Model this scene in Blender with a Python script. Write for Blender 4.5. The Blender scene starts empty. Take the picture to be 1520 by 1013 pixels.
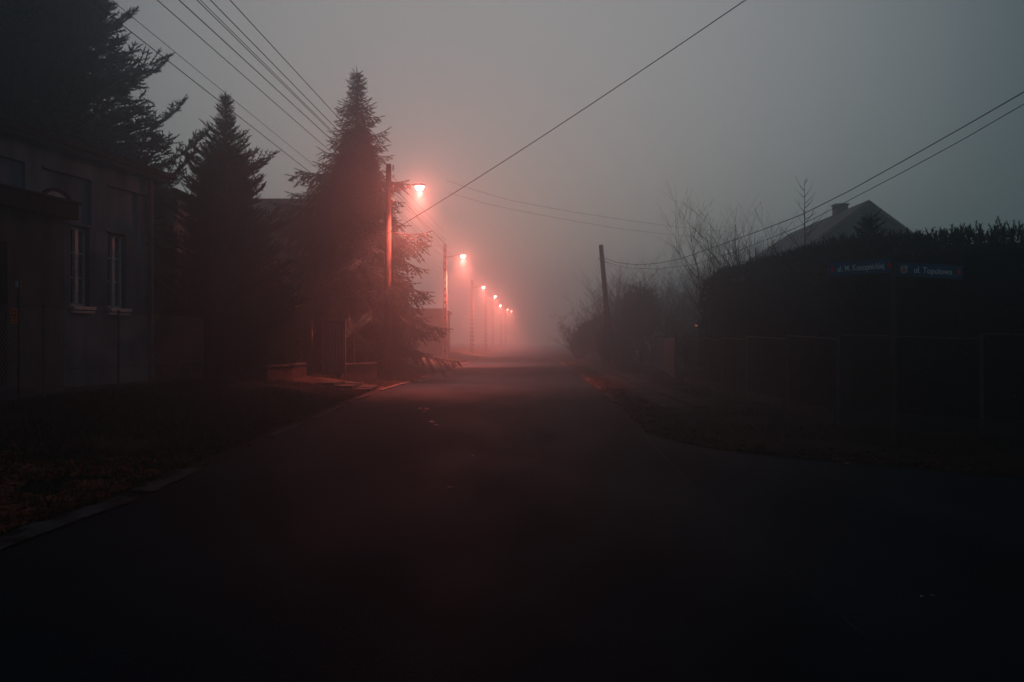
import bpy, math, random
import numpy as np
from mathutils import Vector, Matrix, noise as mnoise

R = math.radians
rnd = random.Random(7)
nrng = np.random.default_rng(11)
sc = bpy.context.scene
COL = sc.collection

# ------------------------------------------------------------------ camera
EYE = 1.5
F = 1182.0            # focal length in photograph pixels (28 mm on full frame)
cam_d = bpy.data.cameras.new("camera")
cam_d.lens = 28.0
cam_d.sensor_width = 36.0
cam_d.clip_start = 0.05
cam_d.clip_end = 1500
cam = bpy.data.objects.new("camera", cam_d)
COL.objects.link(cam)
cam.location = (0, 0, EYE)
cam.rotation_euler = (R(90), 0, 0)
sc.camera = cam

# ------------------------------------------------------------------ world: thick overcast at dusk
SKY_GAIN = 0.312
HAZE_DENSITY = 0.0114
HAZE_COLOR = (0.70, 0.92, 1.0, 1)
HAZE_G = 0.80
LAMP_W = 520.0
SPOT_W = 23000.0      # bowl reflector: most of the light goes down
LAMP_COLOR = (1.0, 0.165, 0.115)
world = bpy.data.worlds.new("World")
sc.world = world
world.use_nodes = True
nt = world.node_tree
nt.nodes.clear()
w_out = nt.nodes.new("ShaderNodeOutputWorld")
w_bg = nt.nodes.new("ShaderNodeBackground")
w_bg2 = nt.nodes.new("ShaderNodeBackground")
w_add = nt.nodes.new("ShaderNodeAddShader")
w_sky = nt.nodes.new("ShaderNodeTexSky")
w_sky.sky_type = 'NISHITA'
w_sky.sun_disc = False
w_sky.sun_elevation = R(2)
w_sky.sun_rotation = R(-4)
w_bg2.inputs["Strength"].default_value = 0.02
nt.links.new(w_sky.outputs[0], w_bg2.inputs["Color"])
# cloud deck: an even grey, a broad brighter side where the sun went down (over the road)
w_tc = nt.nodes.new("ShaderNodeTexCoord")
w_dot = nt.nodes.new("ShaderNodeVectorMath"); w_dot.operation = 'DOT_PRODUCT'
_d = Vector((-0.04, 1.0, 0.36)).normalized()
w_dot.inputs[1].default_value = _d
nt.links.new(w_tc.outputs["Generated"], w_dot.inputs[0])
w_mr = nt.nodes.new("ShaderNodeMapRange")
w_mr.interpolation_type = 'SMOOTHSTEP'
w_mr.inputs["From Min"].default_value = 0.76
w_mr.inputs["From Max"].default_value = 1.03
w_mr.inputs["To Min"].default_value = 0.16
w_mr.inputs["To Max"].default_value = 1.0
nt.links.new(w_dot.outputs["Value"], w_mr.inputs["Value"])
w_mul = nt.nodes.new("ShaderNodeMath"); w_mul.operation = 'MULTIPLY'
w_mul.inputs[1].default_value = SKY_GAIN
nt.links.new(w_mr.outputs[0], w_mul.inputs[0])
w_cr = nt.nodes.new("ShaderNodeValToRGB")
w_cr.color_ramp.elements[0].position = 0.10; w_cr.color_ramp.elements[0].color = (0.50, 0.82, 1.0, 1)
_e = w_cr.color_ramp.elements.new(0.5); _e.color = (0.88, 0.97, 1.03, 1)
w_cr.color_ramp.elements[2].position = 0.95; w_cr.color_ramp.elements[2].color = (1.03, 0.955, 0.96, 1)
nt.links.new(w_mr.outputs[0], w_cr.inputs["Fac"])
nt.links.new(w_cr.outputs["Color"], w_bg.inputs["Color"])
nt.links.new(w_mul.outputs[0], w_bg.inputs["Strength"])
nt.links.new(w_bg.outputs[0], w_add.inputs[0])
nt.links.new(w_bg2.outputs[0], w_add.inputs[1])
nt.links.new(w_add.outputs[0], w_out.inputs["Surface"])

sun_d = bpy.data.lights.new("sun", 'SUN')
sun_d.energy = 0.01
sun_d.angle = R(40)
sun_d.color = (1.0, 0.93, 0.9)
sun = bpy.data.objects.new("sun", sun_d)
COL.objects.link(sun)
sun.rotation_euler = (R(-60), 0, R(-4))

vs = sc.view_settings
vs.view_transform = 'Standard'
vs.look = 'None'
vs.gamma = 1.0
vs.exposure = 0.0
vs.use_curve_mapping = False
cy = sc.cycles
cy.use_denoising = True
cy.max_bounces = 8
cy.volume_bounces = 3
cy.diffuse_bounces = 2
cy.glossy_bounces = 2
cy.transmission_bounces = 2
cy.transparent_max_bounces = 8
cy.sample_clamp_indirect = 1.2
cy.sample_clamp_direct = 0.0
cy.caustics_reflective = False
cy.caustics_refractive = False
cy.use_light_tree = True

# ------------------------------------------------------------------ helpers
def at(px, py, D):
    """the place D metres ahead that is seen at photograph pixel px, py"""
    return Vector(((px - 760) / F * D, D, EYE + (506.5 - py) / F * D))

def mat(name, col, rough=0.85, var=0.35, scale=3.0, bump=0.0, bscale=30.0, spec=0.07, col2=None, metal=0.0, streak=None, detail=6):
    m = bpy.data.materials.new(name)
    m.use_nodes = True
    n = m.node_tree.nodes; l = m.node_tree.links
    p = n["Principled BSDF"]
    p.inputs["Roughness"].default_value = rough
    p.inputs["Metallic"].default_value = metal
    p.inputs["Specular IOR Level"].default_value = spec
    tc = n.new("ShaderNodeTexCoord")
    mp = n.new("ShaderNodeMapping")
    if streak: mp.inputs["Scale"].default_value = streak
    l.new(tc.outputs["Object"], mp.inputs["Vector"])
    nz = n.new("ShaderNodeTexNoise")
    nz.inputs["Scale"].default_value = scale
    nz.inputs["Detail"].default_value = detail
    nz.inputs["Roughness"].default_value = 0.62
    l.new(mp.outputs[0], nz.inputs["Vector"])
    cr = n.new("ShaderNodeValToRGB")
    a = [max(0, c * (1 - var)) for c in col]
    b = list(col2) if col2 else [min(1, c * (1 + var)) for c in col]
    cr.color_ramp.elements[0].position = 0.32
    cr.color_ramp.elements[1].position = 0.68
    cr.color_ramp.elements[0].color = (*a, 1)
    cr.color_ramp.elements[1].color = (*b, 1)
    l.new(nz.outputs["Fac"], cr.inputs["Fac"])
    l.new(cr.outputs["Color"], p.inputs["Base Color"])
    if bump:
        bz = n.new("ShaderNodeTexNoise")
        bz.inputs["Scale"].default_value = bscale
        bz.inputs["Detail"].default_value = 5
        l.new(tc.outputs["Object"], bz.inputs["Vector"])
        bp = n.new("ShaderNodeBump")
        bp.inputs["Strength"].default_value = bump
        bp.inputs["Distance"].default_value = 0.02
        l.new(bz.outputs["Fac"], bp.inputs["Height"])
        l.new(bp.outputs["Normal"], p.inputs["Normal"])
    return m

class MB:
    def __init__(self):
        self.v = []; self.f = []
    def quad(self, a, b, c, d):
        i = len(self.v); self.v += [tuple(a), tuple(b), tuple(c), tuple(d)]; self.f.append((i, i+1, i+2, i+3))
    def poly(self, pts):
        i = len(self.v); self.v += [tuple(p) for p in pts]; self.f.append(tuple(range(i, i+len(pts))))
    def box(self, x0, x1, y0, y1, z0, z1, fr=None):
        """fr: function of local (x, y, z) to world"""
        fr = fr or (lambda x, y, z: (x, y, z))
        i = len(self.v)
        for z in (z0, z1):
            for x, y in ((x0, y0), (x1, y0), (x1, y1), (x0, y1)):
                self.v.append(tuple(fr(x, y, z)))
        for q in ((3, 2, 1, 0), (4, 5, 6, 7), (0, 1, 5, 4), (1, 2, 6, 5), (2, 3, 7, 6), (3, 0, 4, 7)):
            self.f.append(tuple(i + k for k in q))
    def tube(self, pts, rad, n=6, cap=True):
        pts = [Vector(p) for p in pts]
        if not hasattr(rad, '__len__'): rad = [rad] * len(pts)
        base = len(self.v)
        prev = None
        for k, p in enumerate(pts):
            t = (pts[min(k+1, len(pts)-1)] - pts[max(k-1, 0)]).normalized()
            ref = prev if prev is not None else (Vector((0, 0, 1)) if abs(t.z) < 0.9 else Vector((1, 0, 0)))
            u = (ref - t * ref.dot(t)).normalized(); prev = u
            w = t.cross(u)
            for j in range(n):
                a = 2 * math.pi * j / n
                self.v.append(tuple(p + (u * math.cos(a) + w * math.sin(a)) * rad[k]))
        for k in range(len(pts) - 1):
            for j in range(n):
                a = base + k*n + j; b = base + k*n + (j+1) % n
                self.f.append((a, b, b + n, a + n))
        if cap:
            self.f.append(tuple(base + j for j in reversed(range(n))))
            self.f.append(tuple(base + (len(pts)-1)*n + j for j in range(n)))
    def build(self, name, m, parent=None, bevel=0, smooth=False):
        me = bpy.data.meshes.new(name)
        me.from_pydata(self.v, [], self.f)
        me.materials.append(m)
        if smooth:
            for p in me.polygons: p.use_smooth = True
        o = bpy.data.objects.new(name, me)
        COL.objects.link(o)
        if parent:
            o.parent = parent
            o.matrix_parent_inverse = Matrix.Translation(-parent.location) if parent.rotation_euler.z == 0 else parent_inv(parent)
        if bevel:
            md = o.modifiers.new("bevel", 'BEVEL'); md.width = bevel; md.segments = 2; md.limit_method = 'ANGLE'
        return o

def parent_inv(p):
    return (Matrix.Translation(p.location) @ p.rotation_euler.to_matrix().to_4x4()).inverted()

def raw(name, V, Fc, m, parent=None):
    me = bpy.data.meshes.new(name)
    V = np.asarray(V, dtype=np.float32); Fc = np.asarray(Fc, dtype=np.int32)
    me.vertices.add(len(V)); me.vertices.foreach_set("co", V.ravel())
    k = Fc.shape[1]
    me.loops.add(Fc.size); me.loops.foreach_set("vertex_index", Fc.ravel())
    me.polygons.add(len(Fc)); me.polygons.foreach_set("loop_start", np.arange(0, Fc.size, k, dtype=np.int32))
    me.update(calc_edges=True)
    me.materials.append(m)
    o = bpy.data.objects.new(name, me); COL.objects.link(o)
    if parent:
        o.parent = parent; o.matrix_parent_inverse = Matrix.Translation(-parent.location)
    return o

def thing(name, label, cat, loc, group=None):
    o = bpy.data.objects.new(name, None); COL.objects.link(o)
    o.empty_display_size = 0.2
    o.location = loc; o["label"] = label; o["category"] = cat
    if group: o["group"] = group
    return o
def tag(o, label, cat, group=None, kind=None):
    o["label"] = label; o["category"] = cat
    if group: o["group"] = group
    if kind: o["kind"] = kind
    return o
def struct(o, label=None):
    o["kind"] = 'structure'
    if label: o["label"] = label
    return o
def interp(x, xs, ys): return float(np.interp(x, xs, ys))

# ------------------------------------------------------------------ materials
M = {}
M['asphalt'] = mat('asphalt', (0.0030, 0.0110, 0.0185), rough=0.62, var=0.45, scale=0.7, bump=0.8, bscale=70, spec=0.025)
M['soil'] = mat('verge_soil', (0.013, 0.011, 0.008), rough=1, var=0.5, scale=1.3, bump=0.9, bscale=14, spec=0.05, col2=(0.026, 0.020, 0.014))
M['grass'] = mat('grass_blades', (0.016, 0.019, 0.009), rough=0.9, var=0.4, scale=2.0, spec=0.08)
M['leaf'] = mat('dead_leaves', (0.10, 0.030, 0.016), rough=0.8, var=0.5, scale=4.0, spec=0.2)
M['leafdark'] = mat('dark_dead_leaves', (0.045, 0.018, 0.011), rough=0.9, var=0.6, scale=4.0)
M['redleaf'] = mat('red_brown_leaves', (0.17, 0.050, 0.024), rough=0.9, var=0.6, scale=3.0)
M['paleleaf'] = mat('wet_leaf', (0.12, 0.08, 0.06), rough=0.4, var=0.3, scale=9.0, spec=0.5)
M['concrete'] = mat('kerb_concrete', (0.042, 0.044, 0.046), rough=0.8, var=0.45, scale=2.5, bump=0.5, bscale=45)
M['pave'] = mat('path_concrete', (0.014, 0.019, 0.021), rough=0.85, var=0.4, scale=1.1, bump=0.5, bscale=40)
M['plinth'] = mat('plinth_concrete', (0.022, 0.027, 0.03), rough=0.9, var=0.4, scale=2.5, bump=0.5, bscale=40)
M['edge'] = mat('edge_concrete', (0.034, 0.034, 0.038), rough=0.9, var=0.85, scale=3.5, bump=0.7, bscale=30)
M['gatewood'] = mat('gate_wood', (0.07, 0.05, 0.045), rough=0.85, var=0.5, scale=3, bump=0.5, streak=(6, 6, 0.5))
M['seam'] = mat('seam_filler', (0.016, 0.026, 0.032), rough=0.8, var=0.5, scale=6)
M['plaster'] = mat('grey_plaster', (0.12, 0.17, 0.20), rough=0.92, var=0.42, scale=1.1, bump=0.4, bscale=26, streak=(1.5, 1.5, 0.35))
M['pinkplaster'] = mat('brown_plaster', (0.10, 0.078, 0.072), rough=0.92, var=0.45, scale=1.3, bump=0.4, bscale=26, streak=(1.6, 1.6, 0.4))
M['darkfascia'] = mat('dark_fascia', (0.002, 0.0025, 0.003), rough=0.7, var=0.3)
M['whitepaint'] = mat('white_frame_paint', (0.55, 0.57, 0.58), rough=0.55, var=0.2, scale=8, spec=0.4)
M['glass'] = mat('window_glass', (0.012, 0.015, 0.018), rough=0.12, var=0.2, spec=0.5)
M['curtain'] = mat('lace_curtain', (0.16, 0.17, 0.17), rough=0.9, var=0.3, scale=3, streak=(20, 20, 0.6))
M['paleglass'] = mat('frosted_glass', (0.30, 0.40, 0.42), rough=0.35, var=0.3, scale=5)
M['zinc'] = mat('zinc_pipe', (0.07, 0.085, 0.095), rough=0.5, var=0.3, metal=0.3)
M['blackmetal'] = mat('black_metal', (0.02, 0.02, 0.022), rough=0.5, var=0.3, spec=0.4)
M['wiremesh'] = mat('galvanised_wire', (0.24, 0.26, 0.28), rough=0.5, var=0.3, metal=0.2)
M['fencegrey'] = mat('fence_paint', (0.055, 0.06, 0.068), rough=0.45, var=0.4, scale=6)
M['orange'] = mat('orange_plate', (0.80, 0.17, 0.02), rough=0.5, var=0.15, scale=12)
M['roofdark'] = mat('dark_roofing', (0.02, 0.02, 0.022), rough=0.9, var=0.4, bump=0.4)
M['tile'] = mat('roof_sheet', (0.10, 0.062, 0.05), rough=0.9, var=0.35, scale=1.6, bump=0.3)
M['roofgrey'] = mat('grey_roof_sheet', (0.15, 0.18, 0.195), rough=0.85, var=0.3, scale=1.3, bump=0.3)
M['brick'] = mat('brick', (0.035, 0.024, 0.022), rough=0.9, var=0.35, scale=3, bump=0.5)
M['polewood'] = mat('pole_wood', (0.024, 0.017, 0.015), rough=0.85, var=0.5, scale=3, bump=0.7, bscale=20, streak=(6, 6, 0.5))
M['poleconc'] = mat('pole_concrete', (0.20, 0.17, 0.155), rough=0.9, var=0.35, scale=3, bump=0.5, bscale=30)
M['bark'] = mat('bark', (0.018, 0.015, 0.014), rough=0.95, var=0.4, scale=6, bump=0.8, bscale=20, streak=(3, 3, 0.6))
M['twig'] = mat('twig_bark', (0.035, 0.030, 0.027), rough=0.95, var=0.3, scale=5)
M['spruce'] = mat('spruce_needles', (0.006, 0.024, 0.032), rough=0.75, var=0.5, scale=1.2, spec=0.02)
M['spruce2'] = mat('norway_spruce_needles', (0.014, 0.026, 0.028), rough=0.75, var=0.5, scale=1.2, spec=0.02)
M['thuja'] = mat('thuja_foliage', (0.004, 0.007, 0.007), rough=0.8, var=0.55, scale=1.6, spec=0.02)
M['shrub'] = mat('shrub_foliage', (0.005, 0.009, 0.009), rough=0.85, var=0.5, scale=1.5, spec=0.02)
M['signblue'] = mat('sign_blue', (0.018, 0.085, 0.22), rough=0.5, var=0.15, scale=5, spec=0.4)
M['signwhite'] = mat('sign_white', (0.85, 0.88, 0.9), rough=0.5, var=0.12, scale=9)
M['signred'] = mat('sign_red', (0.85, 0.04, 0.035), rough=0.45, var=0.1, scale=9)
M['shield'] = mat('shield_cream', (0.62, 0.50, 0.44), rough=0.5, var=0.15, scale=9)
M['shieldred'] = mat('shield_red', (0.50, 0.10, 0.09), rough=0.5, var=0.15, scale=9)
M['bluegate'] = mat('dark_blue_gate', (0.006, 0.010, 0.022), rough=0.55, var=0.3, scale=3)
M['wire'] = mat('cable_black', (0.02, 0.02, 0.022), rough=0.6, var=0.2)
M['porcelain'] = mat('insulator', (0.30, 0.22, 0.20), rough=0.3, var=0.2, spec=0.6)

def emat(name, col, s):
    m = bpy.data.materials.new(name); m.use_nodes = True
    p = m.node_tree.nodes["Principled BSDF"]
    p.inputs["Base Color"].default_value = (*col, 1)
    p.inputs["Emission Color"].default_value = (*col, 1)
    p.inputs["Emission Strength"].default_value = s
    m.cycles.emission_sampling = 'NONE'
    return m
M['lens'] = emat('lamp_lens', (1.0, 0.52, 0.42), 22.0)
M['ember'] = emat('orange_indicator', (1.0, 0.30, 0.12), 0.35)

# asphalt: mix in darker patches and damp gloss
def asphalt_extra():
    m = M['asphalt']; n = m.node_tree.nodes; l = m.node_tree.links; p = n["Principled BSDF"]
    tc = n.new("ShaderNodeTexCoord")
    nz = n.new("ShaderNodeTexNoise"); nz.inputs["Scale"].default_value = 0.45; nz.inputs["Detail"].default_value = 5
    mp = n.new("ShaderNodeMapping"); mp.inputs["Scale"].default_value = (1.6, 0.5, 1)
    l.new(tc.outputs["Object"], mp.inputs[0]); l.new(mp.outputs[0], nz.inputs[0])
    mr = n.new("ShaderNodeMapRange")
    mr.inputs["From Min"].default_value = 0.35; mr.inputs["From Max"].default_value = 0.65
    mr.inputs["To Min"].default_value = 0.62; mr.inputs["To Max"].default_value = 0.80
    l.new(nz.outputs["Fac"], mr.inputs["Value"]); l.new(mr.outputs[0], p.inputs["Roughness"])
    # aggregate speckle
    v = n.new("ShaderNodeTexVoronoi"); v.inputs["Scale"].default_value = 90
    l.new(tc.outputs["Object"], v.inputs["Vector"])
    mx = n.new("ShaderNodeMix"); mx.data_type = 'RGBA'; mx.blend_type = 'MULTIPLY'; mx.inputs[0].default_value = 0.55
    src = p.inputs["Base Color"].links[0].from_socket
    l.new(src, mx.inputs[6])
    cr = n.new("ShaderNodeValToRGB")
    cr.color_ramp.elements[0].color = (0.55, 0.55, 0.55, 1); cr.color_ramp.elements[1].color = (1.6, 1.6, 1.6, 1)
    sep = n.new("ShaderNodeSeparateColor"); l.new(v.outputs["Color"], sep.inputs[0]); l.new(sep.outputs[0], cr.inputs[0])
    l.new(cr.outputs[0], mx.inputs[7]); l.new(mx.outputs[2], p.inputs["Base Color"])
asphalt_extra()

# ------------------------------------------------------------------ ground, road
def XL(y):
    b = interp(y, [-30, 5.6, 7.1, 12.8, 20, 24, 33, 51, 160, 300], [-3.8, -3.63, -3.48, -3.66, -3.84, -3.84, -3.40, -3.05, -0.5, 3.2])
    return b + 0.05 * mnoise.noise(Vector((y * 0.8, 3.1, 0))) + 0.03 * mnoise.noise(Vector((y * 3.1, 7.1, 0)))
def XR(y):
    b = interp(y, [-30, -5, 8.63, 9.07, 9.56, 10.1, 10.7, 11.5, 12.3, 12.9, 16.3, 21.2, 36.6, 53, 160, 300],
               [61, 25.3, 5.55, 4.91, 4.37, 3.59, 2.99, 2.50, 2.28, 2.17, 2.35, 2.51, 2.95, 3.25, 6.0, 9.6])
    return b + 0.05 * mnoise.noise(Vector((y * 0.9, 13.1, 0))) + 0.04 * mnoise.noise(Vector((y * 3.3, 17.1, 0)))
def sm(t): t = min(1, max(0, t)); return t * t * (3 - 2 * t)
def ground_h(x, y):
    xl, xr = XL(y), XR(y)
    if xl < x < xr: 
        e = min(x - xl, xr - x)
        return 0.012 - 0.05 * sm(e / 0.25)
    nz = mnoise.noise(Vector((x * 0.5, y * 0.5, 0))) * 0.04 + mnoise.noise(Vector((x * 2.2, y * 2.2, 4))) * 0.018
    if x <= xl:
        t = xl - x
        return 0.012 + sm(t / 0.5) * 0.03 + sm((t - 0.1) / 3.4) * 0.42 + nz * sm(t / 0.6)
    t = x - xr
    if y < 12: t *= 0.6
    return 0.012 + sm(t / 0.4) * 0.04 + sm((t - 0.2) / 2.5) * 0.10 + nz * sm(t / 0.6)

def axis(parts):
    out = []
    for a, b, s in parts:
        n = max(1, round((b - a) / s)); out += [a + (b - a) * i / n for i in range(n)]
    out.append(parts[-1][1]); return out
gx = axis([(-300, -60, 30), (-60, -16, 4), (-16, -10, 0.5), (-10, 9, 0.14), (9, 16, 0.5), (16, 60, 4), (60, 300, 30)])
gy = axis([(-30, 2, 2), (2, 14, 0.16), (14, 34, 0.3), (34, 64, 0.8), (64, 160, 4), (160, 300, 20)])
V = [(x, y, ground_h(x, y)) for y in gy for x in gx]
nx = len(gx)
FQ = [(j*nx+i, j*nx+i+1, (j+1)*nx+i+1, (j+1)*nx+i) for j in range(len(gy)-1) for i in range(nx-1)]
g = raw('ground', V, FQ, M['soil']); struct(g, 'dark soil and thin turf of the verges and gardens')
for p in g.data.polygons: p.use_smooth = True

mb = MB()
ry = axis([(-30, 2, 2), (2, 14, 0.2), (14, 60, 0.5), (60, 160, 4), (160, 300, 20)])
NC = 14
rows = []
for y in ry:
    a, b = XL(y), XR(y)
    bb = min(b, 61)
    row = []
    for i in range(NC + 1):
        t = i / NC
        # cluster columns in the main carriageway
        x = a + (bb - a) * t
        camber = 0.05 * (1 - ((x - (a + 3)) / 3.3) ** 2) if x < a + 6.3 else 0.0
        row.append((x, y, 0.012 + max(0, camber) * 0.6 - 0.004))
    rows.append(row)
V = [p for r in rows for p in r]; n1 = NC + 1
FQ = [(j*n1+i, j*n1+i+1, (j+1)*n1+i+1, (j+1)*n1+i) for j in range(len(ry)-1) for i in range(NC)]
road = raw('road', V, FQ, M['asphalt']); struct(road, 'worn damp asphalt of the street and its side road')
for p in road.data.polygons: p.use_smooth = True
def road_z(x, y):
    a = XL(y); c = 0.05 * (1 - ((x - (a + 3)) / 3.3) ** 2) if x < a + 6.3 else 0.0
    return 0.008 + max(0, c) * 0.6

# seam where the side road was joined on
mb = MB()
pr = None
for i in range(70):
    y = 12.9 - i * 0.13
    x = interp(y, [3.5, 7.4, 9.6, 12.9], [1.74, 1.82, 1.90, 2.12]) + 0.05 * mnoise.noise(Vector((y * 1.3, 0, 9))) + 0.03 * mnoise.noise(Vector((y * 6, 0, 9)))
    w = max(.002, 0.016 - i * .0001 + 0.02 * mnoise.noise(Vector((y * 5, 2, 1))))
    z = road_z(x, y) + 0.006
    cur = ((x - w, y, z), (x + w, y, z))
    if pr: mb.quad(pr[0], pr[1], cur[1], cur[0])
    pr = cur
struct(mb.build('road_seam', M['seam']), 'thin pale tar seam between street and side road')

# ------------------------------------------------------------------ kerbs and paths: each stone is a piece
def kerb(name, label, edge, y0, y1, side, hide):
    e = thing(name, label, 'kerb', (edge(y0), y0, 0)); e["kind"] = 'structure'; del e["category"]
    y = y0; k = 0
    while y < y1:
        L = 0.95
        xa, xb = edge(y + 0.02), edge(y + L - 0.02)
        if rnd.random() > hide:
            h = rnd.uniform(0.055, 0.085); dz = rnd.uniform(-0.02, 0.0)
            tl = rnd.uniform(-0.012, 0.012)
            b = MB()
            def fr(x, yy, z, xa=xa, xb=xb, y=y):
                t = yy / L
                return (xa + (xb - xa) * t + x * side, y + yy, z + tl * (t - .5))
            b.box(0.0, 0.11, 0.015, L - 0.015, -0.08, h + dz, fr)
            b.build('kerb_stone', M['concrete'], e, bevel=0.012)
        y += L; k += 1
kerb('kerb', 'low broken concrete kerb on the left side of the road', XL, 12.2, 64, -1, 0.22)
kerb('kerb', 'low buried concrete kerb on the right side of the road', lambda y: XR(y) + 0.02, 19.0, 60, 1, 0.35)
# cracked concrete edge strip, near left
mb = MB(); pr = None
for i in range(115):
    y = 4.6 + i * 0.04
    xl = XL(y) + .03 * mnoise.noise(Vector((y * 9, 5, 3)))
    w0 = 0.02; w1 = 0.24 + 0.16 * mnoise.noise(Vector((y * 1.7, 5, 0))) + 0.10 * mnoise.noise(Vector((y * 8, 5, 2)))
    a = (xl - w0, y, 0.03); b = (xl - w0 - w1 * 0.5, y, 0.052 + 0.012 * mnoise.noise(Vector((y*4, 0, 0)))); c = (xl - w0 - w1, y, ground_h(xl - w0 - w1, y) + 0.008)
    a = (a[0], a[1], max(a[2], ground_h(a[0], y) + .008)); b = (b[0], b[1], max(b[2], ground_h(b[0], y) + .012))
    if pr and mnoise.noise(Vector((y * 2.3, 1, 4))) > -0.22:
        mb.quad(pr[0], a, b, pr[1])
        if mnoise.noise(Vector((y * 3.7, 6, 4))) > -0.1: mb.quad(pr[1], b, c, pr[2])
    pr = (a, b, c)
struct(mb.build('road_edge_strip', M['edge']), 'crumbled pale concrete strip along the near left road edge')

# path on the right verge
pv = thing('pavement', 'narrow concrete slab footpath on the right verge', 'path', (3.6, 16, 0.1)); pv["kind"] = 'structure'; del pv["category"]
y = 16.5
while y < 50:
    for c in range(2):
        x0 = XR(y) + 0.85 + c * 0.56
        z = max(ground_h(x0 + dx, y + dy) for dx in (0, .55) for dy in (0, .55)) + rnd.uniform(0.0, 0.012)
        b = MB(); b.box(x0, x0 + 0.545, y, y + 0.545, z - 0.05, z + 0.012)
        b.build('paving_slab', M['pave'], pv)
    y += 0.56
# entrance slabs on the left
pv = thing('entrance_path', 'worn concrete slabs from the left kerb to the garden gate', 'path', (-4.4, 24, 0.1)); pv["kind"] = 'structure'; del pv["category"]
for i in range(3):
    for j in range(3):
        x0 = XL(23.5) - 0.75 - i * 0.52; y0 = 22.9 + j * 0.52
        z = max(ground_h(x0 + dx, y0 + dy) for dx in (0, .5) for dy in (0, .5)) + rnd.uniform(0.0, 0.03)
        b = MB(); b.box(x0, x0 + 0.5, y0, y0 + 0.5, z - 0.06, z + 0.015)
        b.build('paving_slab', M['pave'], pv)

# ------------------------------------------------------------------ grass and leaves
def blades(name, label, n, pick, m, hmin, hmax):
    P = []
    for _ in range(n):
        x, y = pick()
        P.append((x, y, ground_h(x, y) - 0.01))
    P = np.array(P); k = len(P)
    h = nrng.uniform(hmin, hmax, k); a = nrng.uniform(0, 2*np.pi, k); b = nrng.uniform(0, 2*np.pi, k)
    w = h * 0.07 + 0.002
    lean = h * nrng.uniform(0.2, 0.9, k)
    V = np.empty((k, 3, 3))
    V[:, 0] = P + np.stack([np.cos(a)*w, np.sin(a)*w, 0*w], 1)
    V[:, 1] = P - np.stack([np.cos(a)*w, np.sin(a)*w, 0*w], 1)
    V[:, 2] = P + np.stack([np.cos(b)*lean, np.sin(b)*lean, h], 1)
    o = raw(name, V.reshape(-1, 3), np.arange(k*3).reshape(-1, 3), m)
    o["kind"] = 'stuff'; o["label"] = label; o["category"] = 'grass'
    return o
def pick_left():
    while True:
        y = 4.5 + (rnd.random() ** 1.3) * 36
        x = XL(y) - 0.25 - abs(rnd.gauss(0, 1)) * 2.6
        if x < -9.5: continue
        if 22.5 < y < 25.2 and x > -7: continue
        if mnoise.noise(Vector((x * 0.7, y * 0.7, 3))) > -0.25 or rnd.random() < 0.15: return x, y
def pick_right():
    while True:
        y = 7.0 + (rnd.random() ** 1.2) * 36
        x = XR(y) + 0.3 + rnd.random() * 4.5
        if y > 16 and 0.75 < x - XR(y) < 2.05: continue
        if mnoise.noise(Vector((x * 0.7, y * 0.7, 3))) > -0.1: return x, y
blades('verge_grass', 'short dark winter grass on the left verge in front of the fence', 60000, pick_left, M['grass'], 0.03, 0.11)
blades('verge_grass', 'sparse dark grass on the right verge below the hedge', 26000, pick_right, M['grass'], 0.03, 0.10)

def leaves(name, label, n, pick, m, size=(0.02, 0.05)):
    V = []; Fc = []
    for _ in range(n):
        x, y = pick(); z = ground_h(x, y) + rnd.uniform(0.008, 0.03)
        s = rnd.uniform(*size); a = rnd.uniform(0, 6.28)
        u = Vector((math.cos(a), math.sin(a), rnd.uniform(-.35, .35))) * s
        v = Vector((-math.sin(a), math.cos(a), rnd.uniform(-.5, .5))) * s * 0.6
        c = Vector((x, y, z)); i = len(V)
        V += [c - u, c + v - u * .1, c + u, c - v - u * .1]; Fc.append((i, i+1, i+2, i+3))
    o = raw(name, V, Fc, m); o["kind"] = 'stuff'; o["label"] = label; o["category"] = 'leaves'
    return o
def pick_patch():
    while True:
        y = rnd.gauss(7.3, 0.85)
        x = XL(y) - 0.3 - abs(rnd.gauss(0.0, 0.75))
        if y > 4.6 and mnoise.noise(Vector((x * 1.5, y * 1.5, 8))) > -0.2: return x, y
leaves('fallen_leaves', 'reddish brown leaf litter beside the near left road edge', 6500, pick_patch, M['redleaf'])
def pick_lkerb():
    y = 9 + rnd.random() * 40
    return XL(y) - 0.1 - abs(rnd.gauss(0, 0.8)), y
leaves('fallen_leaves', 'thin scatter of dead leaves along the left kerb', 3000, pick_lkerb, M['leafdark'], (0.02, 0.045))
def pick_rk():
    y = 8.3 + (rnd.random() ** 1.5) * 40
    return XR(y) + 0.03 + abs(rnd.gauss(0, 0.30)) + (rnd.random() < 0.3) * rnd.random() * 2.4, y
leaves('fallen_leaves', 'reddish leaf litter gathered along the right road edge', 9000, pick_rk, M['leafdark'], (0.025, 0.06))
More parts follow.
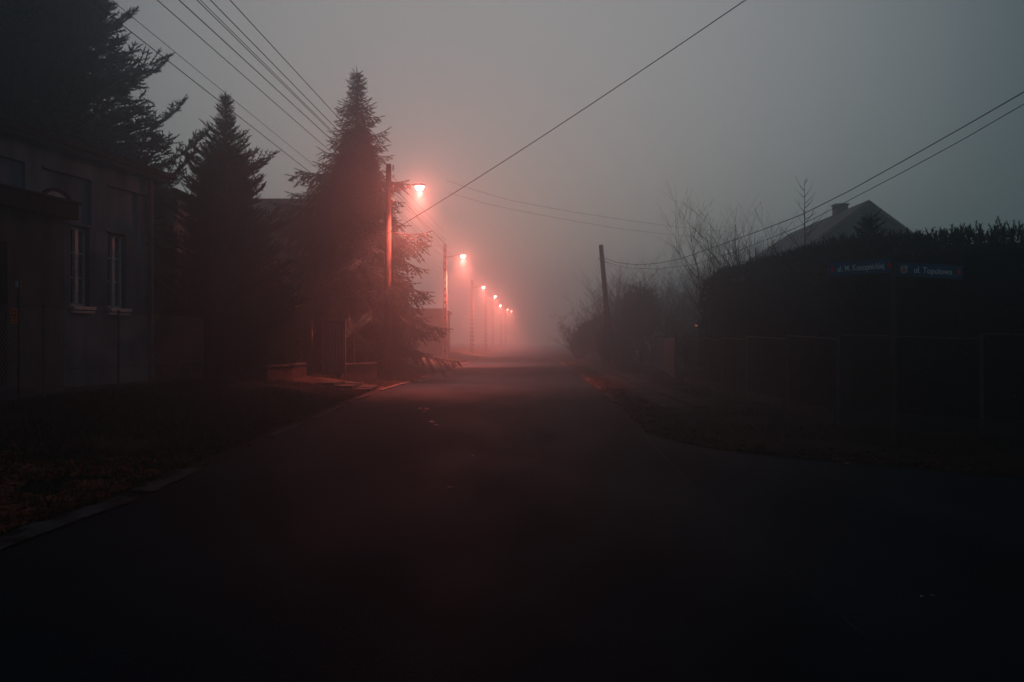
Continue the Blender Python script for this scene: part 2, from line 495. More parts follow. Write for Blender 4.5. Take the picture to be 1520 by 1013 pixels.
# a few single wet leaves on the asphalt
for k, (px, py, s) in enumerate([(622, 609, .05), (627, 607.5, .06), (634, 609, .06), (630, 613, .04), (641, 628, .06), (648, 633, .05), (702, 680, .03), (668, 727, .03),
                  (1368, 886, .012), (1384, 884, .014), (1240, 683, .05), (1258, 687, .05)]):
    D = 1.475 * F / (py - 506.5); x = (px - 760) / F * D; z = road_z(x, D) + 0.008
    if x > XR(D): z = ground_h(x, D) + .02
    b = MB(); pts = []
    a0 = rnd.uniform(0, 6.28)
    for j in range(10):
        a = a0 + j * 0.628; r = s * (1.0 if j % 2 == 0 else 0.62) * rnd.uniform(.8, 1.1)
        pts.append((x + math.cos(a) * r * 1.3, D + math.sin(a) * r, z + (0.012 if j % 3 == 0 else 0.002)))
    b.poly(pts)
    LL = ['left leaf of the tight cluster in the red lit part of the road', 'topmost leaf of the tight cluster in the red lit road', 'right leaf of the tight cluster in the red lit road', 'lowest leaf of the tight cluster in the red lit road',
          'left one of two leaves just below the cluster on the red road', 'right one of two leaves just below the cluster on the red road', 'lone small leaf in the middle of the dark road', 'lone leaf nearest the camera on the dark road middle',
          'left one of two pale scraps at the lower right of the asphalt', 'right one of two pale scraps at the lower right of the asphalt', 'left one of two pale leaves on the right road edge below the signs', 'right one of two pale leaves on the right road edge below the signs']
    tag(b.build('fallen_leaf', M['paleleaf']), LL[k], 'leaf', 'single leaves on the asphalt')

# ------------------------------------------------------------------ conifers
def shoot_template(nn, seed):
    r = np.random.default_rng(seed)
    V = []; Fc = []
    # spindle core
    for z, rad in ((0.0, 0.16), (0.55, 0.22)):
        for j in range(3):
            a = 2.1 * j; V.append((math.cos(a)*rad, math.sin(a)*rad, z))
    V.append((0, 0, 1.02))
    for j in range(3):
        k = (j+1) % 3
        Fc += [(j, k, 3+k), (j, 3+k, 3+j), (3+j, 3+k, 6)]
    for i in range(nn):
        z = 0.02 + 0.9 * i / nn; a = i * 2.399 + r.uniform(-.3, .3)
        rr = (1.0 - 0.35 * z) * r.uniform(.8, 1.15); w = 0.05
        c, s = math.cos(a), math.sin(a); b = len(V)
        V += [(-s*w*3, c*w*3, z - w), (s*w*3, -c*w*3, z + w), (c*rr, s*rr, z + 0.16 + 0.1*r.random())]
        Fc.append((b, b+1, b+2))
    return np.array(V), np.array(Fc)
TPL = shoot_template(13, 3)
def stamp(name, B, Dv, L, Rr, m, parent, tpl=TPL):
    B = np.asarray(B); Dv = np.asarray(Dv); L = np.asarray(L); Rr = np.asarray(Rr)
    Dv = Dv / np.linalg.norm(Dv, axis=1, keepdims=True)
    ref = nrng.normal(size=Dv.shape)
    U = np.cross(Dv, ref); U /= np.linalg.norm(U, axis=1, keepdims=True)
    W = np.cross(Dv, U)
    tv, tf = tpl
    P = B[:, None, :] + U[:, None, :] * (tv[None, :, 0:1] * Rr[:, None, None]) + W[:, None, :] * (tv[None, :, 1:2] * Rr[:, None, None]) \
        + Dv[:, None, :] * (tv[None, :, 2:3] * L[:, None, None])
    n, k = len(B), len(tv)
    Fc = (np.arange(n)[:, None, None] * k + tf[None]).reshape(-1, 3)
    return raw(name, P.reshape(-1, 3), Fc, m, parent)

def spruce(name, label, base, height, profile, m, style, seed, nbr, needle=0.035, seglen=0.16, group=None, bare=0.0, fill=3000):
    """profile(h 0..1 from ground) -> reach of the branches in metres; style: 'up' tips rise, 'droop' boughs hang"""
    r = random.Random(seed)
    t = thing(name, label, 'tree', base, group)
    bx, by, bz = base
    tk = MB(); pts = []; rad = []
    for i in range(9):
        h = i / 8
        pts.append((bx + 0.05*math.sin(h*5+seed), by + 0.05*math.cos(h*4), bz + height * h * 0.985)); rad.append(0.012 + height*0.014*(1-h))
    tk.tube(pts, rad, 8)
    B = []; Dd = []; L = []; Rd = []
    def add(p, d, l, rr): B.append(tuple(p)); Dd.append(tuple(d)); L.append(l); Rd.append(rr)
    limb = MB()
    # leader
    for k in range(5):
        add((bx, by, bz + height*(1 - 0.012 - 0.014*k)), (r.uniform(-.15, .15), r.uniform(-.15, .15), 1), height*0.018+.04, needle*0.9)
    for i in range(nbr):
        h = bare + (1 - bare) * (i + 0.5) / nbr
        h = h ** 0.92
        az = i * 2.39996 + r.uniform(-.35, .35)
        reach = profile(h) * (1 + (.30 if style == 'droop' else .22) * math.sin(h * height * (5.2 if style == 'droop' else 6.4) + 1.3 * math.sin(az)) + (.25 if style == 'big' else .45) * mnoise.noise(Vector((h * height * .9, math.cos(az) * 1.1, math.sin(az) * 1.1 + seed))))
        if reach <= 0: continue
        if style == 'droop' and h > .42: reach *= 1 - .42 * max(0, math.cos(az)) * min(1, (h - .42) / .1) * (1 if h < .72 else 0)
        if style == 'droop' and h <= .42: reach *= 1 - .10 * max(0, math.cos(az))
        nd0 = needle; needle_h = nd0 * (1 - .45 * max(0, h - .6) / .4)
        reach *= r.choice((0.72, 0.85, 0.95, 1.0, 1.05, 1.12)) * r.uniform(.92, 1.06)
        if style == 'up': p0, p1 = R(-6 + 34*h + r.uniform(-8, 8)), R(24 + 30*h + r.uniform(-12, 12))
        elif style == 'big': p0, p1 = R(-4 + 22*h + r.uniform(-9, 9)), R(42 + r.uniform(-18, 18))
        else: p0, p1 = R(-14 + 45*h*h + r.uniform(-8, 8)), R(-24 + 50*h*h + r.uniform(-12, 12))
        n = max(3, int(reach / seglen)); st = reach / n
        p = Vector((bx, by, bz + height * h * 0.985)); spine = [p.copy()]
        ad = 0
        for k in range(n):
            s = (k + 0.5) / n
            if style == 'droop': pit = p0 + (p1 - p0) * math.sin(s*math.pi*0.8) + R(16) * max(0, s - .75) * 4
            else: pit = p0 + (p1 - p0) * s ** 1.6
            ad += r.uniform(-.07, .07)
            d = Vector((math.cos(az+ad)*math.cos(pit), math.sin(az+ad)*math.cos(pit), math.sin(pit)))
            # foliage along the branch
            if s > 0.12:
                add(p, d, st*1.5, needle_h)
                for side in (-1, 1):
                    if r.random() < 0.10: continue
                    ll = min(0.9, 0.52 * reach * (1 - s) ** .75 + 0.14 + seglen * .4) * r.uniform(.6, 1.1) * (0.55 + 0.45*min(1, s*3))
                    an = R(r.uniform(42, 62)) * side
                    hd = Vector((math.cos(az+ad+an)*math.cos(pit), math.sin(az+ad+an)*math.cos(pit), math.sin(pit)*0.7))
                    if style == 'droop': hd.z -= r.uniform(.25, .9)
                    elif style == 'big': hd.z += r.uniform(-.3, .35)
                    else: hd.z += r.uniform(-.1, .25)
                    hd.normalize()
                    q = p.copy(); m2 = max(1, round(ll / (seglen*1.15))); s2 = ll / m2
                    for j in range(m2):
                        add(q, hd, s2 * 1.35, needle_h)
                        if m2 > 1 and j < m2 :
                            for sd in (-1, 1):
                                if r.random() < 0.3: continue
                                a2 = math.atan2(hd.y, hd.x) + R(50) * sd
                                e = Vector((math.cos(a2), math.sin(a2), hd.z * .8 + (r.uniform(-.7, 0) if style == 'droop' else r.uniform(-.2, .35))))
                                add(q + hd * s2 * 0.4, e, seglen * r.uniform(.7, 1.15) * (1.2 - .5 * j / m2), needle_h)
                        q = q + hd * s2
                        hd.z += (-0.1 if style == 'droop' else 0.12)
                        hd.normalize()
            else:
                if r.random() < .8: add(p, d, st*1.3, needle*.8)
            p = p + d * st; spine.append(p.copy())
        add(p, (spine[-1] - spine[-2]), seglen * 1.3, needle)
        limb.tube(spine[::2] if len(spine) > 4 else spine, list(np.linspace(0.012 + reach*0.012, 0.005, len(spine[::2] if len(spine) > 4 else spine))), 4, cap=False)
    for _ in range(fill):
        h = bare + (1 - bare) * r.random() ** 1.25 * .80; a = r.uniform(0, 6.28); q = profile(h) * (.86 if style == 'big' else .72 - .35 * h) * r.random() ** .55
        z = bz + height * h - q * (.25 if style == 'droop' else -.12)
        add((bx + math.cos(a)*q, by + math.sin(a)*q, z), (math.cos(a + r.uniform(-.6, .6)), math.sin(a + r.uniform(-.6, .6)), r.uniform(-.9, .1) if style == 'droop' else r.uniform(-.2, .8)), seglen * 1.7, needle * (2.1 if style == 'big' else 1.6))
    tk.build('trunk', M['bark'], t)
    limb.build('branches', M['bark'], t)
    stamp('foliage', B, Dd, L, Rd, m, t)
    print(name, 'shoots', len(B))
    return t

def gz(x, y): return ground_h(x, y)
# tall dark spruce behind the house, upper left
def prof_big(h): return interp(h, [0, 0.12, 0.3, 0.45, 0.6, 0.8, 1], [0, 3.6, 5.6, 5.2, 4.2, 2.2, 0.15])
spruce('spruce_tree', 'tallest dark spruce behind the grey plaster house, its top out of the picture', (-15.6, 25.0, gz(-15.6, 25)), 20.5,
       lambda h: interp(h, [0, 0.12, 0.25, 0.32, 0.38, 0.45, 0.53, 0.65, 0.8, 1], [0, 3.6, 5.3, 5.1, 4.7, 4.0, 3.3, 2.5, 1.5, 0.1]), M['spruce'], 'big', 5, 420, needle=0.075, seglen=0.21, bare=0.16, fill=9000)
# pointed young spruce
spruce('spruce_tree', 'small pointed blue spruce in the garden right of the plaster house', (-8.63, 24.0, gz(-8.6, 24)), 8.5,
       lambda h: interp(h, [0, 0.08, 0.3, 0.5, 0.7, 0.85, 0.93, 1], [1.7, 2.2, 1.95, 1.65, 1.20, 0.55, 0.22, 0.03]), M['spruce'], 'up', 9, 300, needle=0.048, seglen=0.125, fill=3600)
# taller drooping spruce by the first lamp
spruce('spruce_tree', 'tall spruce with drooping boughs beside the first lamp pole, lit red on its right', (-5.90, 30.3, gz(-5.9, 30.3)), 11.5,
       lambda h: interp(h, [0, 0.06, 0.13, 0.25, 0.39, 0.545, 0.63, 0.67, 0.72, 0.79, 0.88, 0.95, 1], [2.1, 2.5, 2.8, 3.0, 2.8, 2.6, 2.15, 1.65, 1.25, 0.85, 0.5, 0.28, 0.05]), M['spruce2'], 'droop', 21, 420, needle=0.058, seglen=0.15, fill=8500)
spruce('young_conifer', 'small dark conifer tip poking out of the hedge top left of the roof apex', (6.30, 14.0, gz(6.3, 14)), 3.55,
       lambda h: interp(h, [0, 0.5, 0.8, 1], [0.3, 0.45, 0.32, 0.05]), M['thuja'], 'up', 33, 90, needle=0.028, seglen=0.09, bare=.3, fill=300)

# ------------------------------------------------------------------ leafy masses: hedge, shrubs
SPRAY = shoot_template(11, 8)
def leaf_mass(n, pick, m, parent, size, rad, up=0.4, name='foliage'):
    B = []; Dd = []; L = []; Rd = []
    for _ in range(n):
        p, nrm = pick()
        B.append(p); d = Vector(nrm) + Vector((rnd.gauss(0, .5), rnd.gauss(0, .5), rnd.gauss(0, .4) + up)); Dd.append(tuple(d.normalized()))
        s = rnd.uniform(*size); L.append(s); Rd.append(rad * rnd.uniform(.7, 1.2))
    return stamp(name, B, Dd, L, Rd, m, parent, SPRAY)

def hedge_run(name, label, path, width, top):
    """path: list of (x, y); top(i_t, x, y) height"""
    t = thing(name, label, 'hedge', (path[0][0], path[0][1], gz(*path[0])))
    P = [Vector((x, y, 0)) for x, y in path]
    seg = [(P[i], P[i+1], (P[i+1]-P[i]).length) for i in range(len(P)-1)]
    tot = sum(s[2] for s in seg)
    def along(s):
        for a, b, l in seg:
            if s <= l or (a, b, l) == seg[-1]:
                d = (b - a).normalized(); return a + d * min(s, l), d
            s -= l
    # inner mass of twigs and old foliage
    core = MB(); ns = 40; rings = []
    for i in range(ns + 1):
        s = tot * i / ns; c, d = along(s); nn = Vector((d.y, -d.x, 0)); H = top(c.x, c.y)
        e = 1.0 if 0 < i < ns else 0.55
        ring = []
        for (u, z) in ((-1, 0.0), (-1.02, 0.35), (-1.0, 0.7), (-0.8, 0.93), (0, 0.98), (0.8, 0.93), (1.0, 0.7), (1.02, 0.35), (1, 0.0)):
            q = c + nn * u * (width/2 - 0.16) * e
            q += nn * 0.10 * mnoise.noise(Vector((q.x*1.3, q.y*1.3, z*4)))
            ring.append((q.x, q.y, z * (H - .12) * (1 if e == 1 else .93) + 0.08 * mnoise.noise(Vector((q.x*2, q.y*2, z)))))
        rings.append(ring)
    for i in range(ns):
        for j in range(8): core.quad(rings[i][j], rings[i+1][j], rings[i+1][j+1], rings[i][j+1])
    core.poly(rings[0]); core.poly(list(reversed(rings[-1])))
    core.build('inner_growth', M['thuja'], t, smooth=True)
    def pick():
        s = rnd.uniform(-0.12, tot + 0.12); c, d = along(min(max(s, 0), tot)); c = c + d * (s - min(max(s, 0), tot))
        nn = Vector((d.y, -d.x, 0)); H = top(c.x, c.y)
        k = rnd.random()
        if k < 0.30:      # top
            u = rnd.uniform(-1, 1); z = H - 0.10 - 0.25*abs(u)**3 + rnd.uniform(-.08, .10); nrm = (0, 0, 1)
        else:
            sd = -1 if k < 0.65 else 1
            z = rnd.uniform(0.02, H - .05); u = sd * (0.95 - 0.25*max(0, z/H - .8)*4); nrm = nn * sd
        q = c + nn * u * (width/2 - .05) + nn * 0.12 * mnoise.noise(Vector((c.x*1.3, c.y*1.3, z)))
        return (q.x, q.y, z), nrm
    leaf_mass(int(tot * 700), pick, M['thuja'], t, (0.10, 0.22), 0.05)
    # ragged end caps
    def pick_end():
        e = rnd.choice((0, tot)); c, d = along(e); nn = Vector((d.y, -d.x, 0)); sg = -1 if e == 0 else 1
        H = top(c.x, c.y); z = rnd.uniform(.02, H*.97); u = rnd.uniform(-1, 1)
        bul = 0.35 * math.sqrt(max(0, 1 - u*u)) * (1 - max(0, z/H - .75) * 3)
        q = c + nn * u * (width/2) * .9 + d * sg * (bul + .05)
        return (q.x, q.y, z), d * sg
    leaf_mass(1600, pick_end, M['thuja'], t, (0.10, 0.22), 0.05)
    # leading shoots that stick out of the top
    B = []; Dd = []; L = []; Rd = []
    k = 0
    s = 0.0
    while s < tot:
        s += abs(rnd.gauss(0.0, 0.16)) + 0.03
        c, d = along(min(s, tot)); nn = Vector((d.y, -d.x, 0)); H = top(c.x, c.y)
        big = mnoise.noise(Vector((c.x * 0.9, c.y * 0.9, 5)))
        h = rnd.uniform(.10, .26) + max(0, big) * rnd.uniform(0.1, 0.75) + (rnd.uniform(0, .35) if c.x > 7.2 and rnd.random() < .5 else 0)
        q = c + nn * rnd.uniform(-.8, .8) * width/2; p = Vector((q.x, q.y, H - .18))
        lean = Vector((rnd.gauss(0, .22), rnd.gauss(0, .22), 1)).normalized()
        m2 = max(2, int((h + .1) / 0.085))
        for j in range(m2):
            B.append(tuple(p)); Dd.append(tuple(lean)); L.append(0.12); Rd.append(0.026)
            for _ in range(2 if j < m2-1 else 1):
                a = rnd.uniform(0, 6.28)
                e = Vector((math.cos(a), math.sin(a), rnd.uniform(.4, 1.1)))
                B.append(tuple(p)); Dd.append(tuple(e)); L.append((0.17 - .07*j/m2) * rnd.uniform(.7, 1.2)); Rd.append(0.024)
            p = p + lean * 0.085
    stamp('top_shoots', B, Dd, L, Rd, M['thuja'], t, SPRAY)
    return t
def hedge_top(x, y):
    b = interp(y, [5, 10, 13, 16, 20, 25, 27], [3.05, 3.12, 3.22, 3.45, 3.55, 3.60, 3.4])
    return b + 0.08 * mnoise.noise(Vector((x * 0.7, y * 0.7, 0)))
hedge_run('hedge', 'high dark thuja hedge with ragged top behind the street name signs', [(6.75, 26.2), (6.5, 14.2), (7.3, 12.2), (20.5, 3.6)], 1.15, hedge_top)

def bush(name, label, x, y, w, d, h, m=None, n=2200, leaf=0.15, group=None, cat='shrub', blob=3):
    z0 = gz(x, y)
    t = thing(name, label, cat, (x, y, z0), group)
    st = MB()
    for k in range(7):
        a = k * 0.9 + rnd.random(); e = Vector((math.cos(a)*w*.35, math.sin(a)*d*.35, h*.8))
        st.tube([(x, y, z0 - .05), (x + e.x*.4, y + e.y*.4, z0 + e.z*.5), (x + e.x, y + e.y, z0 + e.z)], [.03, .02, .008], 4)
    st.build('stems', M['bark'], t)
    cl = [(rnd.uniform(-.45, .45), rnd.uniform(-.4, .4), rnd.uniform(.25, .72), rnd.uniform(.38, .62)) for _ in range(blob*3)]
    def pick():
        cx, cyy, cz, r = rnd.choice(cl)
        v = Vector((rnd.gauss(0, 1), rnd.gauss(0, 1), rnd.gauss(0, 1))).normalized() * r * rnd.uniform(.35, 1.0) ** .5
        zz = max(0.0, cz + v.z * .6)
        return (x + (cx + v.x) * w * .55, y + (cyy + v.y) * d * .55, z0 + min(1.05, zz) * h), v
    leaf_mass(n, pick, m or M['shrub'], t, (leaf*.7, leaf*1.4), leaf*0.32)
    return t

bush('shrub', 'dark evergreen shrub filling the corner right of the plaster house', -9.5, 23.0, 1.9, 1.6, 2.5, n=3000, leaf=.16)
bush('shrub', 'dark rounded shrub below the pointed blue spruce', -7.9, 22.9, 2.1, 1.6, 1.9, n=3000, leaf=.16)
bush('shrub', 'tall dark shrub between the two garden spruces', -7.55, 25.6, 2.0, 1.8, 3.4, n=4200, leaf=.17)
bush('shrub', 'low shrub behind the brick wall and garden gate', -6.55, 27.5, 2.0, 1.4, 2.6, n=3200, leaf=.16)
bush('shrub', 'broad shrub at the foot of the drooping spruce', -5.2, 29.6, 2.6, 1.8, 1.6, n=2800, leaf=.15)

# ------------------------------------------------------------------ bare shrubs and trees
def grow(mb, p, d, L, r0, depth, rr, spread, up, kids=(2, 4)):
    n = 4; pts = [p.copy()]; dd = d.copy()
    for k in range(n):
        dd = (dd + Vector((rr.gauss(0, .10), rr.gauss(0, .10), rr.gauss(0, .05) + up*.06))).normalized()
        pts.append(pts[-1] + dd * L / n)
    rad = [max(0.0035, r0 * (1 - .6 * k / n)) for k in range(n + 1)]
    mb.tube(pts, rad, 4 if r0 > .01 else 3, cap=False)
    if depth <= 0: return
    for c in range(rr.randint(*kids)):
        k = rr.randint(1, n); q = pts[k]
        a = rr.uniform(0, 6.28); sd = Vector((math.cos(a), math.sin(a), rr.uniform(0, .5)))
        nd = (dd + sd * spread * rr.uniform(.6, 1.2)).normalized()
        grow(mb, q, nd, L * rr.uniform(.42, .72), max(0.0035, rad[k] * .62), depth - 1, rr, spread, up, kids)

def bare_shrub(name, label, x, y, h, w, stems, seed, m=None, depth=3, group=None, cat='shrub', r0=.03, kids=(2, 4)):
    rr = random.Random(seed); z0 = gz(x, y)
    t = thing(name, label, cat, (x, y, z0), group)
    mb = MB()
    for k in range(stems):
        a = rr.uniform(0, 6.28); s = rr.random() ** .6 * w / h
        d = Vector((math.cos(a) * s, math.sin(a) * s * .7, 1)).normalized()
        grow(mb, Vector((x + math.cos(a)*.15, y + math.sin(a)*.15, z0 - .05)), d, h * rr.uniform(.55, .8), r0 * rr.uniform(.7, 1.2), depth, rr, .75, .6, kids)
    mb.build('branches', m or M['twig'], t)
    return t
bare_shrub('bare_tree', 'leafless multi stemmed tree fanning out behind the left end of the hedge', 8.15, 29.0, 4.9, 1.6, 30, 9, depth=3, cat='tree', r0=.09, kids=(3, 5))
# slim sapling with a straight leader
rr = random.Random(31)
x, y = (1194 - 760) / F * 27.5, 27.5; z0 = gz(x, y)
t = thing('bare_tree', 'slim leafless sapling with a straight leader in front of the misty grey roof', 'tree', (x, y, z0))
mb = MB(); top = 7.1
mb.tube([(x, y, z0-.05), (x+.03, y, z0+3.5), (x, y, z0+top-.2)], [.06, .035, .006], 5)
mb.build('trunk', M['twig'], t)
mb = MB()
for k in range(26):
    h = 2.6 + k * 0.165 + rr.uniform(-.1, .1); a = rr.uniform(0, 6.28); L = (1.5 if h < 5.4 else 0.7) * rr.uniform(.5, 1.1) * (1.15 - (h-2.6)/7)
    grow(mb, Vector((x, y, z0 + h)), Vector((math.cos(a), math.sin(a), rr.uniform(.5, 1.1))).normalized(), L, .014, 1, rr, .5, 1.2, (1, 3))
mb.build('branches', M['twig'], t)

# misty row of trees and scrub far right
far = [(5.1, 60, 3.2, 1.9, 22), (6.4, 54, 3.8, 2.0, 24), (7.2, 50, 4.6, 2.0, 24), (9.0, 52, 5.2, 2.4, 26), (10.6, 50, 5.0, 2.4, 26),
       (11.9, 47, 4.7, 2.3, 26), (8.3, 60, 6.2, 2.6, 24), (13.6, 52, 5.4, 2.6, 24), (12.2, 60, 6.6, 2.8, 24)]
far_lab = ['low misty bush nearest the road at the left end of the far scrub', 'misty leafless bush right behind the leaning pole', 'misty twiggy bush a little right of the leaning pole',
           'tall misty leafless bush in the middle of the far scrub', 'misty leafless bush right of the middle of the far scrub', 'misty leafless bush just left of the thuja hedge end',
           'palest tall leafless tree behind the leaning pole scrub', 'misty leafless bush partly behind the hedge end', 'pale leafless tree at the back right of the far scrub']
for k, (x, y, h, w, st) in enumerate(far):
    bare_shrub('bare_bush', far_lab[k], x, y, h * .86, w * 1.1, st + 8, 50 + k, depth=4, group='leafless bushes in the mist on the right', r0=.035)
blob_far = [(9.0, 58.0, 5.0, 3.6, 4.6, 'grey mass of brush at the back of the far scrub, left part'), (13.0, 56.0, 5.5, 3.6, 5.0, 'grey mass of brush at the back of the far scrub, right part'), (6.4, 62.0, 3.6, 3.0, 3.4, 'faint low brush nearest the road end')]
for (x, y, w, d, h, lab) in blob_far: bush('brush', lab, x, y, w, d, h, m=M['twig'], n=3200, leaf=.26, group='far brush in the mist')
bush('evergreen_bush', 'darker evergreen bush in the mist right of the leaning pole', 7.45, 46.0, 2.6, 2.4, 4.5, n=3000, leaf=.22)
bush('evergreen_bush', 'low dark bush in the mist at the foot of the leaning pole', 6.3, 48.0, 2.6, 2.4, 2.7, n=2200, leaf=.22)
bush('evergreen_bush', 'wide dark bush behind the far blue gate', 9.3, 42.0, 3.6, 2.4, 3.0, n=2600, leaf=.2)
bush('shrub', 'rounded dark shrub behind the fence beside the orange light', 8.0, 33.0, 2.2, 2.0, 2.5, n=3400, leaf=.16)
bush('evergreen_bush', 'low bush at the left kerb beyond the drooping spruce', -5.9, 40.0, 2.4, 2.0, 1.5, n=1800, leaf=.2)
bush('evergreen_bush', 'faint bush beside the far low building', -5.6, 56.0, 2.4, 2.0, 1.6, n=1400, leaf=.22)

# ------------------------------------------------------------------ the plaster house on the left
HC = Vector((-9.45, 21.0, 0)); UD = Vector((-.193, -.981, 0)); ND = Vector((.981, -.193, 0))
GZ = 0.42
def H(u, v, z):
    p = HC + UD * u + ND * v; return (p.x, p.y, z)
house = thing('house', 'old single storey grey plaster house with recessed wall panels and dark eaves', 'house', H(0, 0, GZ))
us = [0, .38, .95, 1.09, 1.74, 2.0, 2.36, 2.96, 3.25, 3.8, 4.27, 4.35, 4.9, 6.3, 6.8, 7.5, 8.0, 8.6, 9.3, 13.5]
us = sorted(set([0, .12, 1.09, 1.74, 2.30, 2.36, 2.96, 3.80, 4.27, 5.9, 6.5, 7.9, 8.6, 9.2, 9.8, 10.4, 11.2, 13.5]))
zs = [GZ - .3, GZ + .55, 2.30, 4.14, 4.24, 5.32, 5.70]
wins = [(1.09, 1.74), (2.36, 2.96), (9.2, 9.8)]
panels = [(.12, 1.74, 4.24), (2.30, 3.80, 4.14), (4.27, 5.9, 2.30), (6.5, 7.9, 4.24), (8.6, 10.4, 4.24)]
def depth(i, j):
    u = (us[i] + us[i+1]) / 2; z = (zs[j] + zs[j+1]) / 2
    for a, b in wins:
        if a < u < b and 2.30 < z < 4.14: return -.26
    if z < GZ + .55: return .05
    for a, b, zb in panels:
        if a < u < b and zb < z < 5.32: return -.09
    return 0.0
mb = MB()
for i in range(len(us)-1):
    for j in range(len(zs)-1):
        d = depth(i, j); u0, u1, z0, z1 = us[i], us[i+1], zs[j], zs[j+1]
        mb.quad(H(u0, d, z0), H(u0, d, z1), H(u1, d, z1), H(u1, d, z0))
        if i < len(us)-2:
            e = depth(i+1, j)
            if e != d: mb.quad(H(u1, d, z0), H(u1, e, z0), H(u1, e, z1), H(u1, d, z1))
        if j < len(zs)-2:
            e = depth(i, j+1)
            if e != d: mb.quad(H(u0, d, z1), H(u1, d, z1), H(u1, e, z1), H(u0, e, z1))
mb.quad(H(0, 0, GZ-.3), H(0, -9, GZ-.3), H(0, -9, 5.7), H(0, 0, 5.7))
mb.quad(H(13.5, 0, GZ-.3), H(13.5, -9, GZ-.3), H(13.5, -9, 5.7), H(13.5, 0, 5.7))
mb.quad(H(0, -9, GZ-.3), H(13.5, -9, GZ-.3), H(13.5, -9, 5.7), H(0, -9, 5.7))
mb.build('wall', M['plaster'], house)
# cornice + roof
mb = MB(); mb.box(-.28, 13.8, -9.3, .30, 5.702, 5.80, H); mb.box(-.36, 13.9, -9.38, .40, 5.802, 5.93, H)
mb.build('eaves', M['darkfascia'], house)
mb = MB()
mb.quad(H(-.34, .38, 5.935), H(13.8, .38, 5.935), H(13.8, -4.5, 6.95), H(-.34, -4.5, 6.95))
mb.quad(H(-.34, -9.3, 5.935), H(13.8, -9.3, 5.935), H(13.8, -4.5, 6.95), H(-.34, -4.5, 6.95))
mb.poly([H(-.34, .38, 5.935), H(-.34, -4.5, 6.95), H(-.34, -9.3, 5.935)])
mb.poly([H(13.8, .38, 5.935), H(13.8, -4.5, 6.95), H(13.8, -9.3, 5.935)])
mb.build('roof', M['roofdark'], house)
# hood mouldings over panels
for a, b, zb in panels:
    mb = MB(); mb.box(a, b, -.088, .035, 5.27, 5.318, H); mb.build('moulding', M['plaster'], house)
for a, b in ((1.0, 1.83), (2.26, 3.06)):
    mb = MB(); mb.box(a, b, -.088, .05, 4.145, 4.20, H); mb.build('lintel', M['plaster'], house)
# windows
for (a, b) in wins:
    mb = MB(); z0, z1 = 2.305, 4.135; v0, v1 = -.20, -.13
    mb.box(a, a+.05, v0, v1, z0, z1, H); mb.box(b-.05, b, v0, v1, z0, z1, H)
    mb.box(a+.052, b-.052, v0, v1, z0, z0+.06, H); mb.box(a+.052, b-.052, v0, v1, z1-.06, z1, H)
    c = (a + b) / 2
    mb.box(c-.05, c+.05, v0, v1+.03, z0+.062, z1-.062, H)
    for zz in (2.95, 3.52): 
        mb.box(a+.052, c-.052, v0+.01, v1-.01, zz, zz+.03, H); mb.box(c+.052, b-.052, v0+.01, v1-.01, zz, zz+.03, H)
    w = mb.build('window', M['whitepaint'], house, bevel=.004)
    for (p, q, mm) in ((c, b-.05, M['glass']), (a+.05, c, M['curtain'])):
        g2 = MB(); g2.box(p+.002, q-.002, -.185, -.178, z0+.02, z1-.02, H)
        o = g2.build('pane', mm, w)
    s = MB(); s.box(a-.05, b+.06, -.12, .14, 2.22, 2.298, H); s.box(a-.05, b+.06, .02, .10, 2.14, 2.217, H)
    s.build('sill', M['whitepaint'], w, bevel=.008)
# arched transom over the porch
mb = MB(); cu, r1 = 3.32, 0.52; fr_ = MB(); prev = None
pts = []
for k in range(17):
    a = math.pi * k / 16; pts.append((cu + math.cos(a)*r1, 4.30 + math.sin(a)*.54))
mb.poly([H(u, -.06, z) for u, z in pts])
arch = MB()
for k in range(16):
    (ua, za), (ub, zb) = pts[k], pts[k+1]
    a = math.pi * k / 16; b = math.pi * (k+1) / 16
    oa = (cu + math.cos(a)*(r1+.07), 4.30 + math.sin(a)*.61); ob = (cu + math.cos(b)*(r1+.07), 4.30 + math.sin(b)*.61)
    arch.quad(H(ua, -.02, za), H(ub, -.02, zb), H(ob[0], -.02, ob[1]), H(oa[0], -.02, oa[1]))
    arch.quad(H(ua, -.02, za), H(ub, -.02, zb), H(ub, -.085, zb), H(ua, -.085, za))
    arch.quad(H(oa[0], -.02, oa[1]), H(ob[0], -.02, ob[1]), H(ob[0], -.085, ob[1]), H(oa[0], -.085, oa[1]))
w = arch.build('arched_window', M['darkfascia'], house); mb.build('pane', M['paleglass'], w)
# porch
mb = MB(); mb.box(4.60, 8.3, -.0, 1.22, GZ-.3, 3.978, H); mb.build('porch_wall', M['pinkplaster'], house)
mb = MB(); mb.box(4.46, 8.5, .002, 1.45, 3.98, 4.30, H); mb.box(4.42, 8.54, .002, 1.50, 4.302, 4.35, H)
mb.build('porch_roof', M['darkfascia'], house, bevel=.01)
mb = MB(); mb.box(6.05, 7.0, 1.222, 1.25, GZ+.25, 3.35, H)
dr = mb.build('door', M['darkfascia'], house)
mb = MB(); mb.box(6.12, 6.5, 1.252, 1.262, 1.9, 3.1, H); mb.box(6.56, 6.93, 1.252, 1.262, 1.9, 3.1, H); mb.build('pane', M['glass'], dr)
mb = MB(); mb.box(6.10, 6.95, 1.223, 1.9, GZ-.2, GZ+.22, H); mb.build('door_step', M['concrete'], house)
mb = MB(); mb.tube([H(.27, .09, 5.69), H(.27, .09, GZ-.1)], .05, 10); 
for z in (1.2, 2.6, 4.0): mb.box(.20, .34, 0.002, .15, z, z+.04, H)
mb.build('drainpipe', M['zinc'], house, smooth=False)

